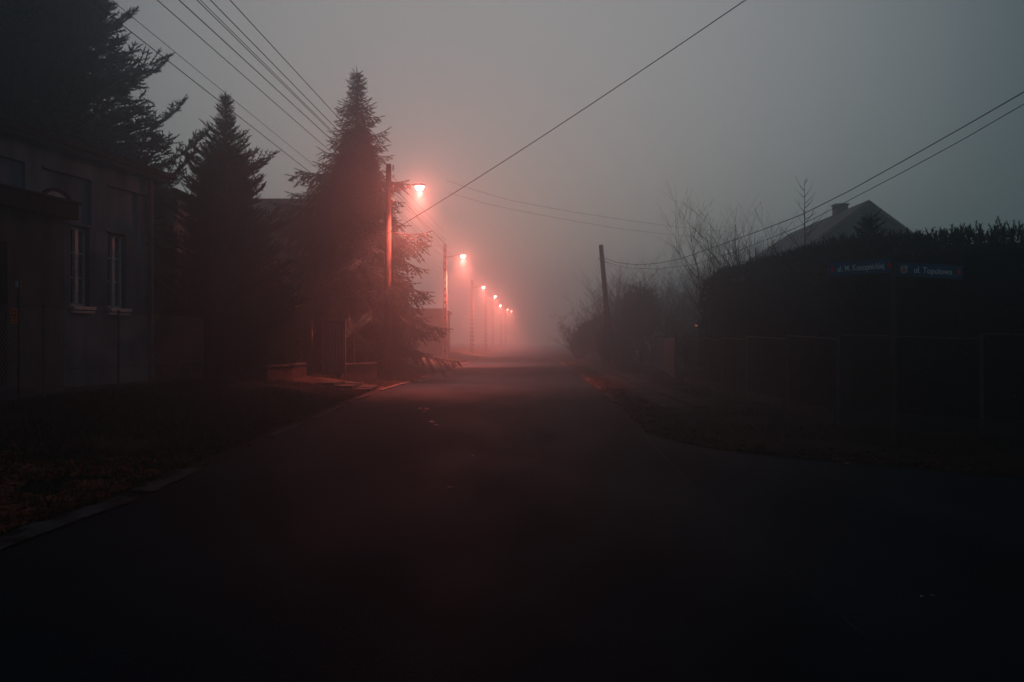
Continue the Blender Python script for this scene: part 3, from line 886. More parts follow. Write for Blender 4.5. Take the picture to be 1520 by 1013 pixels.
# outbuilding + dish behind
ob = thing('outbuilding', 'dark flat roofed building just right of and behind the plaster house', 'building', (-13.5, 27.5, GZ))
mb = MB(); mb.box(-18, -11.35, 27.0, 33, GZ-.3, 6.3); mb.build('wall', M['roofgrey'], ob)
mb = MB(); mb.v += [(-18.2, 26.8, 6.302), (-11.25, 26.8, 6.302), (-11.25, 33.2, 6.302), (-18.2, 33.2, 6.302), (-18.2, 26.8, 7.05), (-11.25, 26.8, 6.62), (-11.25, 33.2, 6.62), (-18.2, 33.2, 7.05)]
mb.f += [(3, 2, 1, 0), (4, 5, 6, 7), (0, 1, 5, 4), (1, 2, 6, 5), (2, 3, 7, 6), (3, 0, 4, 7)]
mb.build('roof', M['roofdark'], ob)
def dish(c, r):
    d = thing('satellite_dish', 'pale rimmed satellite dish seen edge on beside the dark outbuilding', 'satellite dish', tuple(c))
    mb = MB(); ax = Vector((-.88, -.45, .18)).normalized(); u = ax.cross(Vector((0, 0, 1))).normalized(); w = ax.cross(u); rings = []
    for k in range(5):
        rr_ = r * k / 4
        rings.append([c + (u*math.cos(a)+w*math.sin(a))*rr_ + ax*(rr_**2*.55) for a in [2*math.pi*j/20 for j in range(20)]])
    for k in range(4):
        for j in range(20): mb.quad(rings[k][j], rings[k][(j+1)%20], rings[k+1][(j+1)%20], rings[k+1][j])
    mb.build('bowl', M['roofgrey'], d, smooth=True)
    mb = MB(); mb.tube(rings[-1] + [rings[-1][0]], .018, 6); mb.build('rim', M['whitepaint'], d)
    mb = MB(); mb.tube([c, c - ax*.25, c - ax*.25 + Vector((-.25, .35, -.3))], .02, 6); mb.tube([c - w*r, c + ax*.55], .01, 5); mb.build('bracket', M['zinc'], d)
dish(at(268, 326, 26.2), .52)

# brown roofed building behind the spruces
hb = thing('house', 'long building with plain brown roof behind the garden spruces', 'house', (-12, 38, 0.4))
zr = at(0, 295, 41).z
mb = MB(); mb.box(-17.0, -7.6, 36.4, 45.4, .2, 4.9); mb.build('wall', M['pinkplaster'], hb)
mb = MB()
xa, xb = -17.3, -7.3
for (y0, z0, y1, z1) in ((36.0, 4.7, 41, zr), (46.0, 4.7, 41, zr)):
    mb.quad((xa, y0, z0), (xb, y0, z0), (xb, y1, z1), (xa, y1, z1))
mb.quad((xa, 36.0, 4.55), (xb, 36.0, 4.55), (xb, 36.0, 4.7), (xa, 36.0, 4.7))
rf = mb.build('roof', M['tile'], hb)
mb = MB()
for k in range(26):
    x = xa + .2 + k * .385
    mb.tube([(x, 36.0, 4.73), (x, 41, zr + .03)], .012, 4)
mb.build('roof_ribs', M['tile'], rf)
mb = MB(); mb.poly([(xb-.3, 36.4, 4.9), (xb-.3, 45.4, 4.9), (xb-.3, 41, zr-.2)]); mb.build('gable', M['pinkplaster'], hb); mb = MB(); mb.poly([(xa+.3, 36.4, 4.9), (xa+.3, 45.4, 4.9), (xa+.3, 41, zr-.2)]); mb.build('gable', M['pinkplaster'], hb)
for x in (-15.4, -12.6, -9.9):
    mb = MB(); mb.box(x, x+1.1, 36.34, 36.398, 1.6, 3.1); w = mb.build('window', M['whitepaint'], hb)
    for s in (0.06, .58): g2 = MB(); g2.box(x+s, x+s+.46, 36.32, 36.338, 1.68, 3.02); g2.build('pane', M['glass'], w)

# low far building left of the road
lb = thing('low_building', 'low flat building fading in the red mist beyond the spruce', 'building', (-7.5, 60, .4))
mb = MB(); mb.box(-11, -5.3, 60, 68, .1, 3.75); mb.build('wall', M['brick'], lb)
mb = MB(); mb.box(-11.2, -5.15, 59.8, 68.2, 3.752, 3.95); mb.build('roof', M['roofdark'], lb)

# grey roofed house on the right
hr = thing('house', 'large house with steep grey roof and chimney rising over the hedge', 'house', (14.5, 36, .2))
xr_, zrR = 14.35, 7.2
mb = MB(); mb.box(11.3, 18.0, 32.4, 44.6, .0, 4.5); 
mb.build('wall', M['plaster'], hr)
mb = MB()
A = (xr_ - .1, 33.3, zrR); Bq = (xr_ + .35, 42.0, zrR); e0z = 4.35
E = [(10.75, 31.9, 4.5), (18.9, 31.9, 3.78), (18.9, 45.6, 3.78), (10.95, 45.6, 4.4)]
top_n = (xr_ + .0, 31.9, 7.15)
# street slope, far slope, hip at the back, small half hip and gable at the front
AP = (14.30, 31.9, 7.16); Bq = (14.62, 42.0, 7.16)
mb.poly([E[0], AP, Bq, E[3]]); mb.poly([E[1], E[2], Bq, AP]); mb.poly([E[3], Bq, E[2]])
rf = mb.build('roof', M['roofgrey'], hr)
s_ = rf.modifiers.new('thick', 'SOLIDIFY'); s_.thickness = .12; s_.offset = -1
mb = MB(); mb.poly([(11.3, 32.398, 4.5), (18.0, 32.398, 4.2), (14.30, 32.398, 6.95)]); mb.build('gable', M['plaster'], hr)
mb = MB(); mb.box(14.15, 14.65, 34.7, 35.2, 6.7, 7.42); mb.box(14.11, 14.69, 34.66, 35.24, 7.422, 7.50)
mb.build('chimney', M['roofgrey'], rf, bevel=.01)

# ------------------------------------------------------------------ chain link fences
def chain(p0, p1, z0a, z1a, z0b, z1b, cell, r, name, m, parent):
    """diamond wire net between two plan points, with its bottom and top heights at each end"""
    L = (Vector(p1) - Vector(p0)).length; Hh = (z1a - z0a); mb = MB()
    def P(s, t):
        k = s / L; zb = z0a + (z0b - z0a) * k; zt = z1a + (z1b - z1a) * k
        return (p0[0] + (p1[0]-p0[0])*k, p0[1] + (p1[1]-p0[1])*k, zb + (zt - zb) * t / Hh)
    n = int((L + Hh) / cell) + 1
    for k in range(n):
        s0 = k * cell - Hh
        for sg in (1, -1):
            a = (s0, 0 if sg > 0 else Hh); b = (s0 + Hh, Hh if sg > 0 else 0)
            ta = max(0, (0 - a[0]) / Hh); tb = min(1, (L - a[0]) / Hh)
            if tb <= ta: continue
            q0 = (a[0] + Hh*ta, a[1] + (b[1]-a[1])*ta); q1 = (a[0] + Hh*tb, a[1] + (b[1]-a[1])*tb)
            mb.tube([P(*q0), P(*q1)], r, 3, cap=False)
    o = mb.build(name, m, parent); o["kind"] = 'stuff'; return o

fl = thing('chain_link_fence', 'chain link fence on thin black posts in front of the plaster house', 'fence', (-8.75, 12.0, GZ))
ys = [8.2, 10.5, 12.6, 14.8, 17.5, 20.2, 22.0]
def lx(y): return -8.70 + (y - 14.8) * .02
for i, y in enumerate(ys):
    z = gz(lx(y), y); b = MB(); b.tube([(lx(y), y, z - .2), (lx(y), y, z + 1.72)], .026, 8); b.build('post', M['blackmetal'], fl)
    if i < len(ys)-1:
        y2 = ys[i+1]; za = z; zb = gz(lx(y2), y2)
        chain((lx(y)+.03, y), (lx(y2)+.03, y2), za + .03, za + 1.66, zb + .03, zb + 1.66, .09, .0028, 'wire_mesh', M['wiremesh'], fl)
        b = MB(); b.tube([(lx(y)+.02, y, za+.50), (lx(y2)+.02, y2, zb+.50)], .012, 5); b.build('rail', M['blackmetal'], fl)
        b = MB(); b.tube([(lx(y)+.02, y, za+1.67), (lx(y2)+.02, y2, zb+1.67)], .008, 5); b.build('rail', M['blackmetal'], fl)

# marker post with orange plate
mx_, my_ = lx(13.6) + .30, 13.6; mz = gz(mx_, my_)
mp_ = thing('marker_post', 'thin black utility marker post with orange plate in front of the chain link fence', 'post', (mx_, my_, mz))
b = MB(); b.tube([(mx_, my_, mz - .1), (mx_, my_, mz + 2.02)], .022, 8); b.build('post', M['blackmetal'], mp_)
b = MB(); b.box(mx_-.045, mx_+.045, my_-.04, my_+.02, mz+1.93, mz+2.09); b.build('cap_box', M['blackmetal'], mp_, bevel=.006)
b = MB(); b.box(mx_-.028, mx_+.028, my_-.046, my_-.0405, mz+1.95, mz+2.07); b.build('cap_plate', M['paleglass'], mp_)
ox = mx_ - .055
b = MB(); b.box(ox-.05, ox+.05, my_-.03, my_-.023, mz+1.33, mz+1.60); pl = b.build('orange_plate', M['orange'], mp_)
b = MB()
for k, z in enumerate((1.55, 1.47, 1.42, 1.37)):
    w = (.030, .034, .022, .032)[k]
    b.box(ox-w, ox+w, my_-.034, my_-.031, mz+z-.008, mz+z+.006)
b.box(ox-.030, ox-.022, my_-.034, my_-.031, mz+1.475, mz+1.54); b.box(ox+.022, ox+.030, my_-.034, my_-.031, mz+1.475, mz+1.54)
o = b.build('plate_marks', M['darkfascia'], pl); o['kind'] = 'stuff'

# right hand fence: posts, top rails, mesh, concrete plinth
fr_t = thing('garden_fence', 'grey mesh garden fence with low concrete plinth in front of the thuja hedge', 'fence', (5.4, 18, .1))
posts = [(5.30, 12.95), (5.32, 15.4), (5.40, 18.35), (5.50, 20.9), (5.56, 23.4), (5.62, 25.8)]
corner = [(6.9, 11.7), (9.0, 10.25), (11.1, 8.8), (13.2, 7.35)]
allp = list(reversed(corner)) + posts
for i, (x, y) in enumerate(allp):
    z = gz(x, y); b = MB(); b.tube([(x, y, z - .2), (x, y, z + 1.46)], .027, 8); b.build('post', M['fencegrey'], fr_t)
    if i < len(allp)-1:
        x2, y2 = allp[i+1]; zb = gz(x2, y2)
        b = MB(); st = -.05
        b.tube([(x, y, z + 1.41 + st*.6), (x2, y2, zb + 1.45)], .010, 6); b.build('rail', M['fencegrey'], fr_t)
        chain((x, y), (x2, y2), z + .22, z + 1.38, zb + .22, zb + 1.42, .14, .0013, 'wire_mesh', M['blackmetal'], fr_t)
        d = (Vector((x2, y2, 0)) - Vector((x, y, 0))); L = d.length; d.normalize(); nn = Vector((d.y, -d.x, 0))
        def fr(a, c, zz, x=x, y=y, d=d, nn=nn): return (x + d.x*a + nn.x*c, y + d.y*a + nn.y*c, zz)
        b = MB(); b.box(.03, L-.03, -.05, .05, min(z, zb) - .1, (z+zb)/2 + .20, fr); b.build('plinth', M['plinth'], fr_t, bevel=.008)

# far blue gate
bg = thing('metal_gate', 'dark blue sheet metal gate between pale posts at the far end of the right fence', 'gate', (6.7, 31, .1))
gp = [(5.85, 27.9), (7.0, 36.5), (7.05, 38.0)]
for x, y in [(5.72, 27.9), (6.95, 36.3), (7.15, 39.5)]:
    z = gz(x, y); b = MB(); b.tube([(x, y, z-.1), (x, y, z+1.62)], .035, 8); b.build('post', M['zinc'], bg)
def sheet(a, c):
    d = Vector((c[0]-a[0], c[1]-a[1], 0)); n = max(2, int(d.length / .15))
    mb = MB()
    for k in range(n):
        p = Vector((a[0], a[1], 0)) + d * (k/n); q = Vector((a[0], a[1], 0)) + d * ((k+.9)/n)
        mb.quad((p.x, p.y, .22), (q.x, q.y, .22), (q.x, q.y, 1.55), (p.x, p.y, 1.55))
    o = mb.build('panel', M['bluegate'], bg); s = o.modifiers.new('solid', 'SOLIDIFY'); s.thickness = .02
    b = MB(); b.tube([(a[0], a[1], 1.58), (c[0], c[1], 1.58)], .02, 5); b.build('rail', M['fencegrey'], bg)
    b = MB(); b.tube([(a[0], a[1], .2), (c[0], c[1], .2)], .02, 5); b.build('rail', M['fencegrey'], bg)
sheet((5.76, 28.2), (6.9, 36.0)); sheet((7.0, 36.6), (7.13, 39.2))
# orange light
p = at(1033, 483.5, 30.0)
ol = thing('garden_light', 'tiny orange light glowing on a short post before the round shrub', 'light', (p.x, p.y, gz(p.x, p.y)))
b = MB(); b.tube([(p.x, p.y, gz(p.x, p.y)), (p.x, p.y, p.z - .06)], .02, 6); b.box(p.x-.06, p.x+.06, p.y-.04, p.y+.06, p.z-.062, p.z+.08); b.build('post', M['blackmetal'], ol)
b = MB(); b.box(p.x-.04, p.x+.04, p.y-.05, p.y-.042, p.z-.035, p.z+.035); b.build('lens', M['ember'], ol)

# ------------------------------------------------------------------ low wall, gate and coping on the left
def brick_wall(name, label, a, c, hgt, caps):
    A = Vector((a[0], a[1], 0)); C = Vector((c[0], c[1], 0)); d = (C - A); L = d.length; d.normalize(); n = Vector((d.y, -d.x, 0))
    z = gz((a[0]+c[0])/2, (a[1]+c[1])/2)
    t = thing(name, label, 'wall', (a[0], a[1], z))
    def fr(x, y, zz): return (A.x + d.x*x + n.x*y, A.y + d.y*x + n.y*y, zz)
    mb = MB(); mb.box(0, L, -.075, .075, z - .3, z + hgt - .02, fr); mb.build('mortar_core', M['edge'], t)
    nr = max(1, int(hgt / .075)); ch = hgt / nr
    me = None
    for r_ in range(nr):
        x = -(.125 if r_ % 2 else 0)
        while x < L:
            x0 = max(0.002, x); x1 = min(L - .002, x + .24)
            if x1 - x0 > .05:
                j = rnd.uniform(0, .008)
                b = MB(); b.box(x0, x1, -.088 - j, .088 + j, z + r_*ch + .006, z + (r_+1)*ch - .006, fr); b.build('brick', M['brick'], t)
            x += .25
    n2 = caps; w = L / n2
    for k in range(n2):
        b = MB(); tl = rnd.uniform(-.02, .02)
        b.box(k*w + .015, (k+1)*w - .015, -.125, .125, z + hgt + .002 + abs(tl), z + hgt + .075 + abs(tl), fr); b.build('coping_slab', M['plinth'], t, bevel=.02)
brick_wall('low_wall', 'low brick wall with long coping left of the garden gate', (-6.85, 22.0), (-6.47, 24.7), .34, 3)
brick_wall('low_wall', 'low brick wall stub with pale coping slabs right of the garden gate', (-5.65, 26.0), (-4.75, 27.6), .50, 2)
gp_ = thing('gate_post', 'slender square gate post left of the garden gate', 'post', (-6.5, 25.6, gz(-6.5, 25.6)))
b = MB(); z = gz(-6.5, 25.6); b.box(-6.56, -6.42, 25.53, 25.67, z-.2, z+1.78); b.build('post', M['gatewood'], gp_, bevel=.01)
b = MB(); b.box(-6.58, -6.40, 25.51, 25.69, z+1.782, z+1.83); b.build('cap', M['concrete'], gp_, bevel=.01)
gg = thing('garden_gate', 'closed wooden garden gate with pale top rail beside the gate post', 'gate', (-5.9, 25.9, gz(-5.9, 25.9)))
z = gz(-5.9, 25.9)
x0, x1, gy_ = -6.22, -5.42, 25.95
b = MB(); b.box(x0, x0+.06, gy_-.03, gy_+.03, z, z+1.78); b.box(x1-.06, x1, gy_-.03, gy_+.03, z, z+1.78)
b.box(x0+.062, x1-.062, gy_-.03, gy_+.03, z+.1, z+.18); b.build('frame', M['gatewood'], gg)
b = MB(); b.box(x0-.02, x1+.02, gy_-.05, gy_+.05, z+1.782, z+1.87); b.build('top_rail', M['concrete'], gg, bevel=.01)
for k in range(6):
    w = (x1 - x0 - .13) / 6
    b = MB(); b.box(x0+.065+k*w+.004, x0+.065+(k+1)*w-.004, gy_-.015, gy_+.012+.004*(k%2), z+.19, z+1.775); b.build('plank', M['gatewood'], gg)
b = MB(); b.tube([(x1-.1, gy_-.03, z+1.0), (x1-.1, gy_-.09, z+1.0), (x1-.2, gy_-.09, z+1.0)], .009, 5); b.build('handle', M['zinc'], gg)
b = MB(); zz = gz(-5.28, 26.6); b.tube([(-5.28, 26.6, zz-.1), (-5.28, 26.6, zz+1.55)], .025, 6)
tag(b.build('fence_post', M['zinc']), 'thin metal post standing behind the pale coping slabs', 'post')

# ------------------------------------------------------------------ lamp posts
LAMPS = [(622, 278, 28.4), (687, 380, 51.5), (717.3, 426.5, 81.5), (735, 440, 99), (742.7, 453.5, 122), (753.3, 459.8, 143), (759.2, 461.8, 158)]
LAB = ['nearest street lamp on a rough wooden pole beside the drooping spruce', 'second nearest street lamp on a slotted concrete pole', 'third street lamp down the street, much smaller glow',
       'fourth street lamp in the row, small pink point', 'fifth street lamp in the row, faint pink point', 'sixth street lamp in the row, left one of the two faintest specks', 'farthest street lamp, a pink speck above the vanishing road']
for i, (px, py, D) in enumerate(LAMPS):
    lp = at(px, py, D)
    bxx = lp.x - 1.16 if i else lp.x - 1.12
    byy = D + .1
    z0 = gz(bxx, byy)
    t = thing('street_lamp', LAB[i], 'street lamp', (bxx, byy, z0), 'street lamps along the left side of the road')
    topz = at(0, 243, 28.4).z if i == 0 else lp.z + .75
    if i == 0:
        b = MB(); b.tube([(bxx-.02, byy, z0-.2), (bxx-.01, byy, z0+3), (bxx+.02, byy, topz)], [.145, .125, .095], 12); b.build('pole', M['polewood'], t, smooth=True)
    else:
        b = MB(); w0, w1 = .17, .085; hgt = topz - z0
        # two tapered legs and rungs: slotted concrete pole
        for sx in (-1, 1):
            def fr(x, y, zz, sx=sx):
                k = (zz - z0) / hgt; w = w0 + (w1 - w0) * k
                return (bxx + sx * (w - .035) + x, byy + y, zz)
            b.box(-.035, .035, -.07, .07, z0-.2, topz, fr)
        k = 0; zz = z0 + .0
        while zz < topz - .1:
            w = w0 + (w1 - w0) * (zz - z0) / hgt
            b.box(bxx - w + .072, bxx + w - .072, byy - .068, byy + .068, zz, zz + .14); zz += .42
        b.build('pole', M['poleconc'], t)
    # arm: slightly rising tube
    az = lp.z - .16 if i == 0 else lp.z - .10
    b = MB(); b.tube([(bxx+.05, byy, az), (bxx+.6, byy-.05, az+.10), (lp.x-.22, D, lp.z+.075)], .022, 8)
    b.tube([(bxx+.05, byy, az+.45), (bxx+.55, byy-.04, az+.13)], .008, 5)
    b.build('arm', M['blackmetal'], t)
    # head: shallow tapered housing with a bowl underneath
    b = MB(); N = 14; prof = [(-.30, .03, .04), (-.22, .055, .06), (-.10, .09, .085), (.08, .105, .085), (.18, .075, .06), (.215, .03, .03)]
    rings = []
    for (xx, w, hh_) in prof:
        ring = []
        for j in range(N):
            a = 2 * math.pi * j / N
            zz = math.sin(a) * hh_
            if zz < 0: zz *= .15
            ring.append((lp.x + xx, D + math.cos(a) * w, lp.z + .045 + zz))
        rings.append(ring)
    for k in range(len(rings)-1):
        for j in range(N): b.quad(rings[k][j], rings[k][(j+1)%N], rings[k+1][(j+1)%N], rings[k+1][j])
    b.poly(rings[0]); b.poly(rings[-1])
    hd = b.build('lamp_head', M['fencegrey'], t, smooth=True)
    b = MB(); rings = []
    for k in range(5):
        f = k / 4; rr_ = math.cos(f * math.pi / 2 * .98); zz = lp.z + .03 - .15 * math.sin(f * math.pi / 2)
        rings.append([(lp.x + .02 + math.cos(2*math.pi*j/16) * .165 * rr_, D + math.sin(2*math.pi*j/16) * .11 * rr_, zz) for j in range(16)])
    for k in range(4):
        for j in range(16): b.quad(rings[k][j], rings[k][(j+1)%16], rings[k+1][(j+1)%16], rings[k+1][j])
    b.build('lens', M['lens'], hd, smooth=True)
    for kind, pw in (('POINT', LAMP_W * (1.3 if i == 0 else 1.6)), ('SPOT', SPOT_W * (.78 if i == 0 else 1.5 + .12 * ((i * 5) % 3)))):
        ld = bpy.data.lights.new('lamp_light', kind); ld.energy = pw; ld.color = LAMP_COLOR; ld.shadow_soft_size = .04
        if kind == 'SPOT': ld.spot_size = R(114); ld.spot_blend = .8
        lo = bpy.data.objects.new('lamp_light', ld); COL.objects.link(lo)
        lo.parent = hd
        lo.location = (lp.x + .02, D, lp.z - .175)
    if i == 0:
        # insulators on the wooden pole
        for k, (sx, pyy) in enumerate([(1, 249), (1, 253), (1, 264), (-1, 256), (1, 279), (-1, 284), (1, 300)]):
            zz = at(0, pyy, 28.4).z
            b = MB(); b.tube([(bxx, byy - .02, zz), (bxx + sx*.19, byy - .02, zz), (bxx + sx*.19, byy - .02, zz + .05)], .010, 5); b.tube([(bxx + sx*.19, byy-.02, zz + .03), (bxx + sx*.19, byy-.02, zz + .07), (bxx + sx*.19, byy-.02, zz + .115)], [.032, .036, .014], 8)
            b.build('insulator', M['porcelain'], t)

# leaning wooden pole on the right
base = Vector((5.76, 46, gz(5.76, 46) - .2)); tp = at(892, 364, 46)
t = thing('utility_pole', 'leaning bare wooden pole in the mist on the right verge', 'pole', (base.x, base.y, base.z + .2))
b = MB(); b.tube([base, base.lerp(tp, .5), tp], [.17, .15, .125], 12); b.build('pole', M['polewood'], t, smooth=True)
b = MB(); q = base.lerp(tp, .88); b.tube([q + Vector((-.2, 0, 0)), q + Vector((.05, 0, 0))], .012, 5); b.tube([q + Vector((-.2, 0, 0)), q + Vector((-.2, 0, .12))], [.035, .02], 8); b.build('insulator', M['porcelain'], t)

# ------------------------------------------------------------------ overhead cables
def cable(label, pts, r, group):
    mb = MB(); mb.tube(pts, r, 5)
    return tag(mb.build('overhead_cable', M['wire']), label, 'cable', group)
def sagged(a, c, sag, n=16):
    a = Vector(a); c = Vector(c)
    return [a.lerp(c, k/n) - Vector((0, 0, sag * 4 * (k/n) * (1 - k/n))) for k in range(n+1)]
D1 = 28.4
left_w = [((341, 0), 248, .011, 'rightmost cable of the fan rising to the upper left from the first lamp pole'),
          ((312, 0), 263, .011, 'second cable from the right in the fan rising left of the first lamp pole'),
          ((297, 0), 269, .008, 'upper one of the close pair of cables in the fan at upper left'),
          ((292, 0), 274, .010, 'lower one of the close pair of cables in the fan at upper left'),
          ((265.5, 0), 281, .011, 'cable just left of the close pair in the fan at upper left'),
          ((233, 0), 297, .009, 'third cable from the left in the fan at upper left'),
          ((165, 0), 331, .006, 'thinnest cable crossing the tip of the pointed blue spruce'),
          ((134, 0), 342, .010, 'leftmost dark cable passing just behind the pointed blue spruce')]
edge_px = [(505, 178), (501, 193), (495.6, 197), (493, 197), (500, 215), (491.5, 226), (471, 250), (450, 248)]
for ((tx, ty), ay, r_, lab), (ex, ey) in zip(left_w, edge_px):
    # the cables run along the street behind the spruce: same heading as the road
    p1 = at(ex, ey, 31.0); dr_ = 0.0254
    k = (tx - 760) / F
    D2 = (p1.x - dr_ * 31.0) / (k - dr_)
    p2 = at(tx, ty, D2)
    a = p1 + (p1 - p2) * 3.2; c = p2 + (p2 - p1) * 1.3
    cable(lab, [a, p1, p2, c], r_ * 1.15, 'overhead cables running along the left side of the street')
a = at(577, 346, D1); m1 = at(880, 150, 20.5); e_ = at(1107, 0, 15.0)
# straight plan line, gentle sag
c = a + (e_ - a) * 1.8
cable('single cable crossing high over the road to the upper right', sagged(a, c, .12, 20), .011, None) if False else None
pts = []
dirv = (e_ - a)
for k in range(19):
    s = k / 10
    q = a + dirv * s; q.z -= .10 * 4 * s * (1 - s) if s <= 1 else 0
    pts.append(q)
tag((lambda mb: (mb.tube(pts, .011, 5), mb.build('overhead_cable', M['wire']))[1])(MB()), 'single cable crossing high over the road to the upper right', 'cable')

def plan_cable(label, A, Bp, pix, r, group=None):
    """A, Bp plan points; pix: photograph points it passes through, each placed on that plan line"""
    pts = []
    for px, py in pix:
        k = (px - 760) / F
        # point on line A + s (B - A) with X = k Y
        dx, dy = Bp[0]-A[0], Bp[1]-A[1]
        s = (k * A[1] - A[0]) / (dx - k * dy)
        pts.append(at(px, py, A[1] + s * dy))
    mb = MB(); mb.tube(pts, r, 5)
    o = mb.build('overhead_cable', M['wire']); tag(o, label, 'cable', group)
plan_cable('upper of the two cables from the leaning pole to the upper right', (5.2, 46), (10.6, 15.5),
           [(894, 382), (915, 390), (945, 393.5), (975, 391.5), (1010, 384.5), (1060, 367), (1130, 342), (1190, 319), (1260, 284), (1350, 234), (1440, 183), (1530, 131), (1700, 33)], .013, 'cables from the leaning pole')
plan_cable('lower of the two cables from the leaning pole to the upper right', (5.2, 46), (11.2, 16.0),
           [(895, 388), (930, 398), (975, 400), (1030, 393), (1100, 371), (1180, 339), (1250, 303), (1340, 256), (1430, 207), (1530, 149), (1700, 52)], .010, 'cables from the leaning pole')
plan_cable('upper faint cable crossing the mist behind the road', (-3.5, 52), (16, 56), [(662, 268), (720, 287), (759, 298), (850, 315), (943, 329), (1010, 338), (1080, 344)], .010, 'faint far cables in the mist')
plan_cable('lower faint cable crossing the mist behind the road', (-3.5, 52.5), (16, 56.5), [(662, 285), (720, 302), (759, 311), (850, 328), (927, 341), (1010, 350), (1080, 356)], .010, 'faint far cables in the mist')
for k, (y1, y2) in enumerate([(264, 371), (300, 383)]):
    a = at(577, y1, 28.4); c = at(660, y2, 51.6)
    cable(['upper', 'lower'][k] + ' cable between the first and second lamp poles', sagged(a, c, .12), .007, 'cables between first and second lamp poles')

# ------------------------------------------------------------------ street name signs
SD = 11.0
sx_, sy_ = (1327 - 760) / F * SD, SD
sz = gz(sx_, sy_)
sg = thing('street_sign', 'pair of blue street name signs on one thin pole before the hedge', 'street sign', (sx_, sy_, sz))
b = MB(); b.tube([(sx_, sy_, sz - .2), (sx_, sy_, at(0, 384, SD).z)], .028, 10); b.build('post', M['blackmetal'], sg)
def text_mesh(s, size, m, parent, M4, name='lettering', ext=.0012):
    cu = bpy.data.curves.new(name, 'FONT'); cu.body = s; cu.size = size; cu.extrude = ext; cu.align_x = 'CENTER'; cu.align_y = 'CENTER'; cu.offset = .0012
    o = bpy.data.objects.new('tmp', cu); COL.objects.link(o)
    dg = bpy.context.evaluated_depsgraph_get(); dg.update()
    me = bpy.data.meshes.new_from_object(o.evaluated_get(dg)); bpy.data.objects.remove(o)
    xs_ = [v.co.x for v in me.vertices]; w = max(xs_) - min(xs_)
    me.materials.clear(); me.materials.append(m)
    q = bpy.data.objects.new(name, me); COL.objects.link(q); q.parent = parent; q.matrix_world = M4
    return q, w
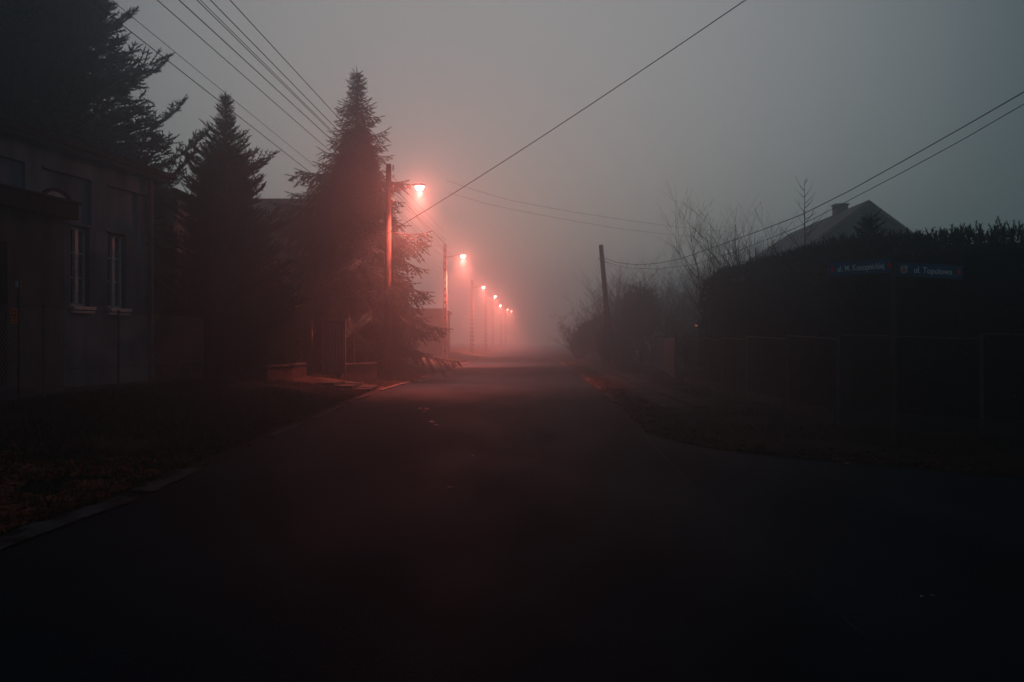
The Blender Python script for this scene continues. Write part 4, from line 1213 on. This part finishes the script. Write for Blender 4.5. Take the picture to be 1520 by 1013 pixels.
def plate(cx, cz, w, h, yaw, roll, txt, tw, parts):
    Mx = Matrix.Translation((cx, sy_ - .035, cz)) @ Matrix.Rotation(yaw, 4, 'Z') @ Matrix.Rotation(roll, 4, 'Y')
    def fr(x, y, z): return tuple(Mx @ Vector((x, y, z)))
    # plate with rounded corners built as bevelled slab, pale thin border
    b = MB(); b.box(-w/2, w/2, -.008, .008, -h/2, h/2, fr); pl = b.build('sign_plate', M['signblue'], sg, bevel=.004)
    b = MB(); e = .012; t_ = .006
    b.box(-w/2+e, w/2-e, -.0105, -.0088, h/2-e-t_, h/2-e, fr); b.box(-w/2+e, w/2-e, -.0105, -.0088, -h/2+e, -h/2+e+t_, fr)
    b.box(-w/2+e, -w/2+e+t_, -.0105, -.0088, -h/2+e+t_+.0005, h/2-e-t_-.0005, fr); b.box(w/2-e-t_, w/2-e, -.0105, -.0088, -h/2+e+t_+.0005, h/2-e-t_-.0005, fr)
    b.build('border', M['seam'], pl)
    loc = Mx @ Matrix.Translation((parts['tx'], -.0105, -.004)) @ Matrix.Rotation(R(90), 4, 'X')
    q, ww = text_mesh(txt, .118, M['signwhite'], pl, loc)
    k = tw / ww; q.matrix_world = loc @ Matrix.Diagonal((k, 1.0, 1, 1))
    q.matrix_world = loc @ Matrix.Diagonal((k, 1.0, 1, 1))
    for (ax, dirn) in parts['arrows']:
        b = MB(); s = .042
        i0 = [fr(ax - dirn*s*.55, -.0110, s*1.25), fr(ax + dirn*s*.75, -.0110, 0), fr(ax - dirn*s*.55, -.0110, -s*1.25)]
        i1 = [fr(ax - dirn*s*.55, -.0088, s*1.25), fr(ax + dirn*s*.75, -.0088, 0), fr(ax - dirn*s*.55, -.0088, -s*1.25)]
        b.poly(i0); b.quad(i0[0], i0[1], i1[1], i1[0]); b.quad(i0[1], i0[2], i1[2], i1[1]); b.quad(i0[2], i0[0], i1[0], i1[2])
        b.build('arrow', M['signred'], pl)
    if parts.get('shield'):
        x = parts['shield']; s = .045
        pts = [(x-s, s*1.2), (x+s, s*1.2), (x+s, -s*.35), (x+s*.6, -s*1.0), (x, -s*1.35), (x-s*.6, -s*1.0), (x-s, -s*.35)]
        b = MB(); b.poly([fr(u, -.0110, z) for u, z in pts])
        for k2 in range(7):
            u0, z0 = pts[k2]; u1, z1 = pts[(k2+1) % 7]; b.quad(fr(u0, -.0110, z0), fr(u1, -.0110, z1), fr(u1, -.0088, z1), fr(u0, -.0088, z0))
        b.build('shield', M['shield'], pl)
        b = MB(); b.poly([fr(x - s*.55, -.0118, -s*.1), fr(x + s*.5, -.0118, s*.25), fr(x + s*.6, -.0118, -s*.35), fr(x, -.0118, -s*1.0), fr(x - s*.55, -.0118, -s*.7)])
        b.box(x - s*.45, x + s*.1, -.0125, -.0113, s*.35, s*.95, fr); b.build('shield_emblem', M['shieldred'], pl)
pm = SD / F
plate((1276 - 760) * pm, at(0, 397.5, SD).z, 98 * pm, 21.5 * pm, R(3), R(-4.6), 'ul. M. Konopnickiej', .66,
      dict(tx=-.005, arrows=[(-.405, -1), (.405, 1)]))
plate((1377.5 - 760) * pm, at(0, 402.5, SD).z, 96 * pm, 20.5 * pm, R(-3), R(3.4), 'ul. Topolowa', .51,
      dict(tx=.045, arrows=[(.395, 1)], shield=-.345))
b = MB(); b.box(sx_-.04, sx_+.04, sy_-.045, sy_-.020, at(0, 405, SD).z, at(0, 388, SD).z); b.build('clamp', M['blackmetal'], sg)
# short dark stake near the corner of the fence
x, y = (1364-760)/F*12.3, 12.3
# ------------------------------------------------------------------ haze: one closed box round everything, the sky outside
hz = MB(); hz.box(-330, 330, -40, 330, -1.5, 22.5)
hm = bpy.data.materials.new('haze_air'); hm.use_nodes = True
hn = hm.node_tree; hn.nodes.clear()
ho = hn.nodes.new("ShaderNodeOutputMaterial"); pv = hn.nodes.new("ShaderNodeVolumePrincipled")
pv.inputs["Color"].default_value = HAZE_COLOR
pv.inputs["Density"].default_value = HAZE_DENSITY
pv.inputs["Anisotropy"].default_value = HAZE_G
hn.links.new(pv.outputs[0], ho.inputs["Volume"])
ho_ = hz.build('haze', hm); ho_["kind"] = 'stuff'; ho_["label"] = 'dense evening fog filling the street'
print('tris', sum(len(o.data.polygons) for o in bpy.data.objects if o.type == 'MESH'), 'objects', len(bpy.data.objects))
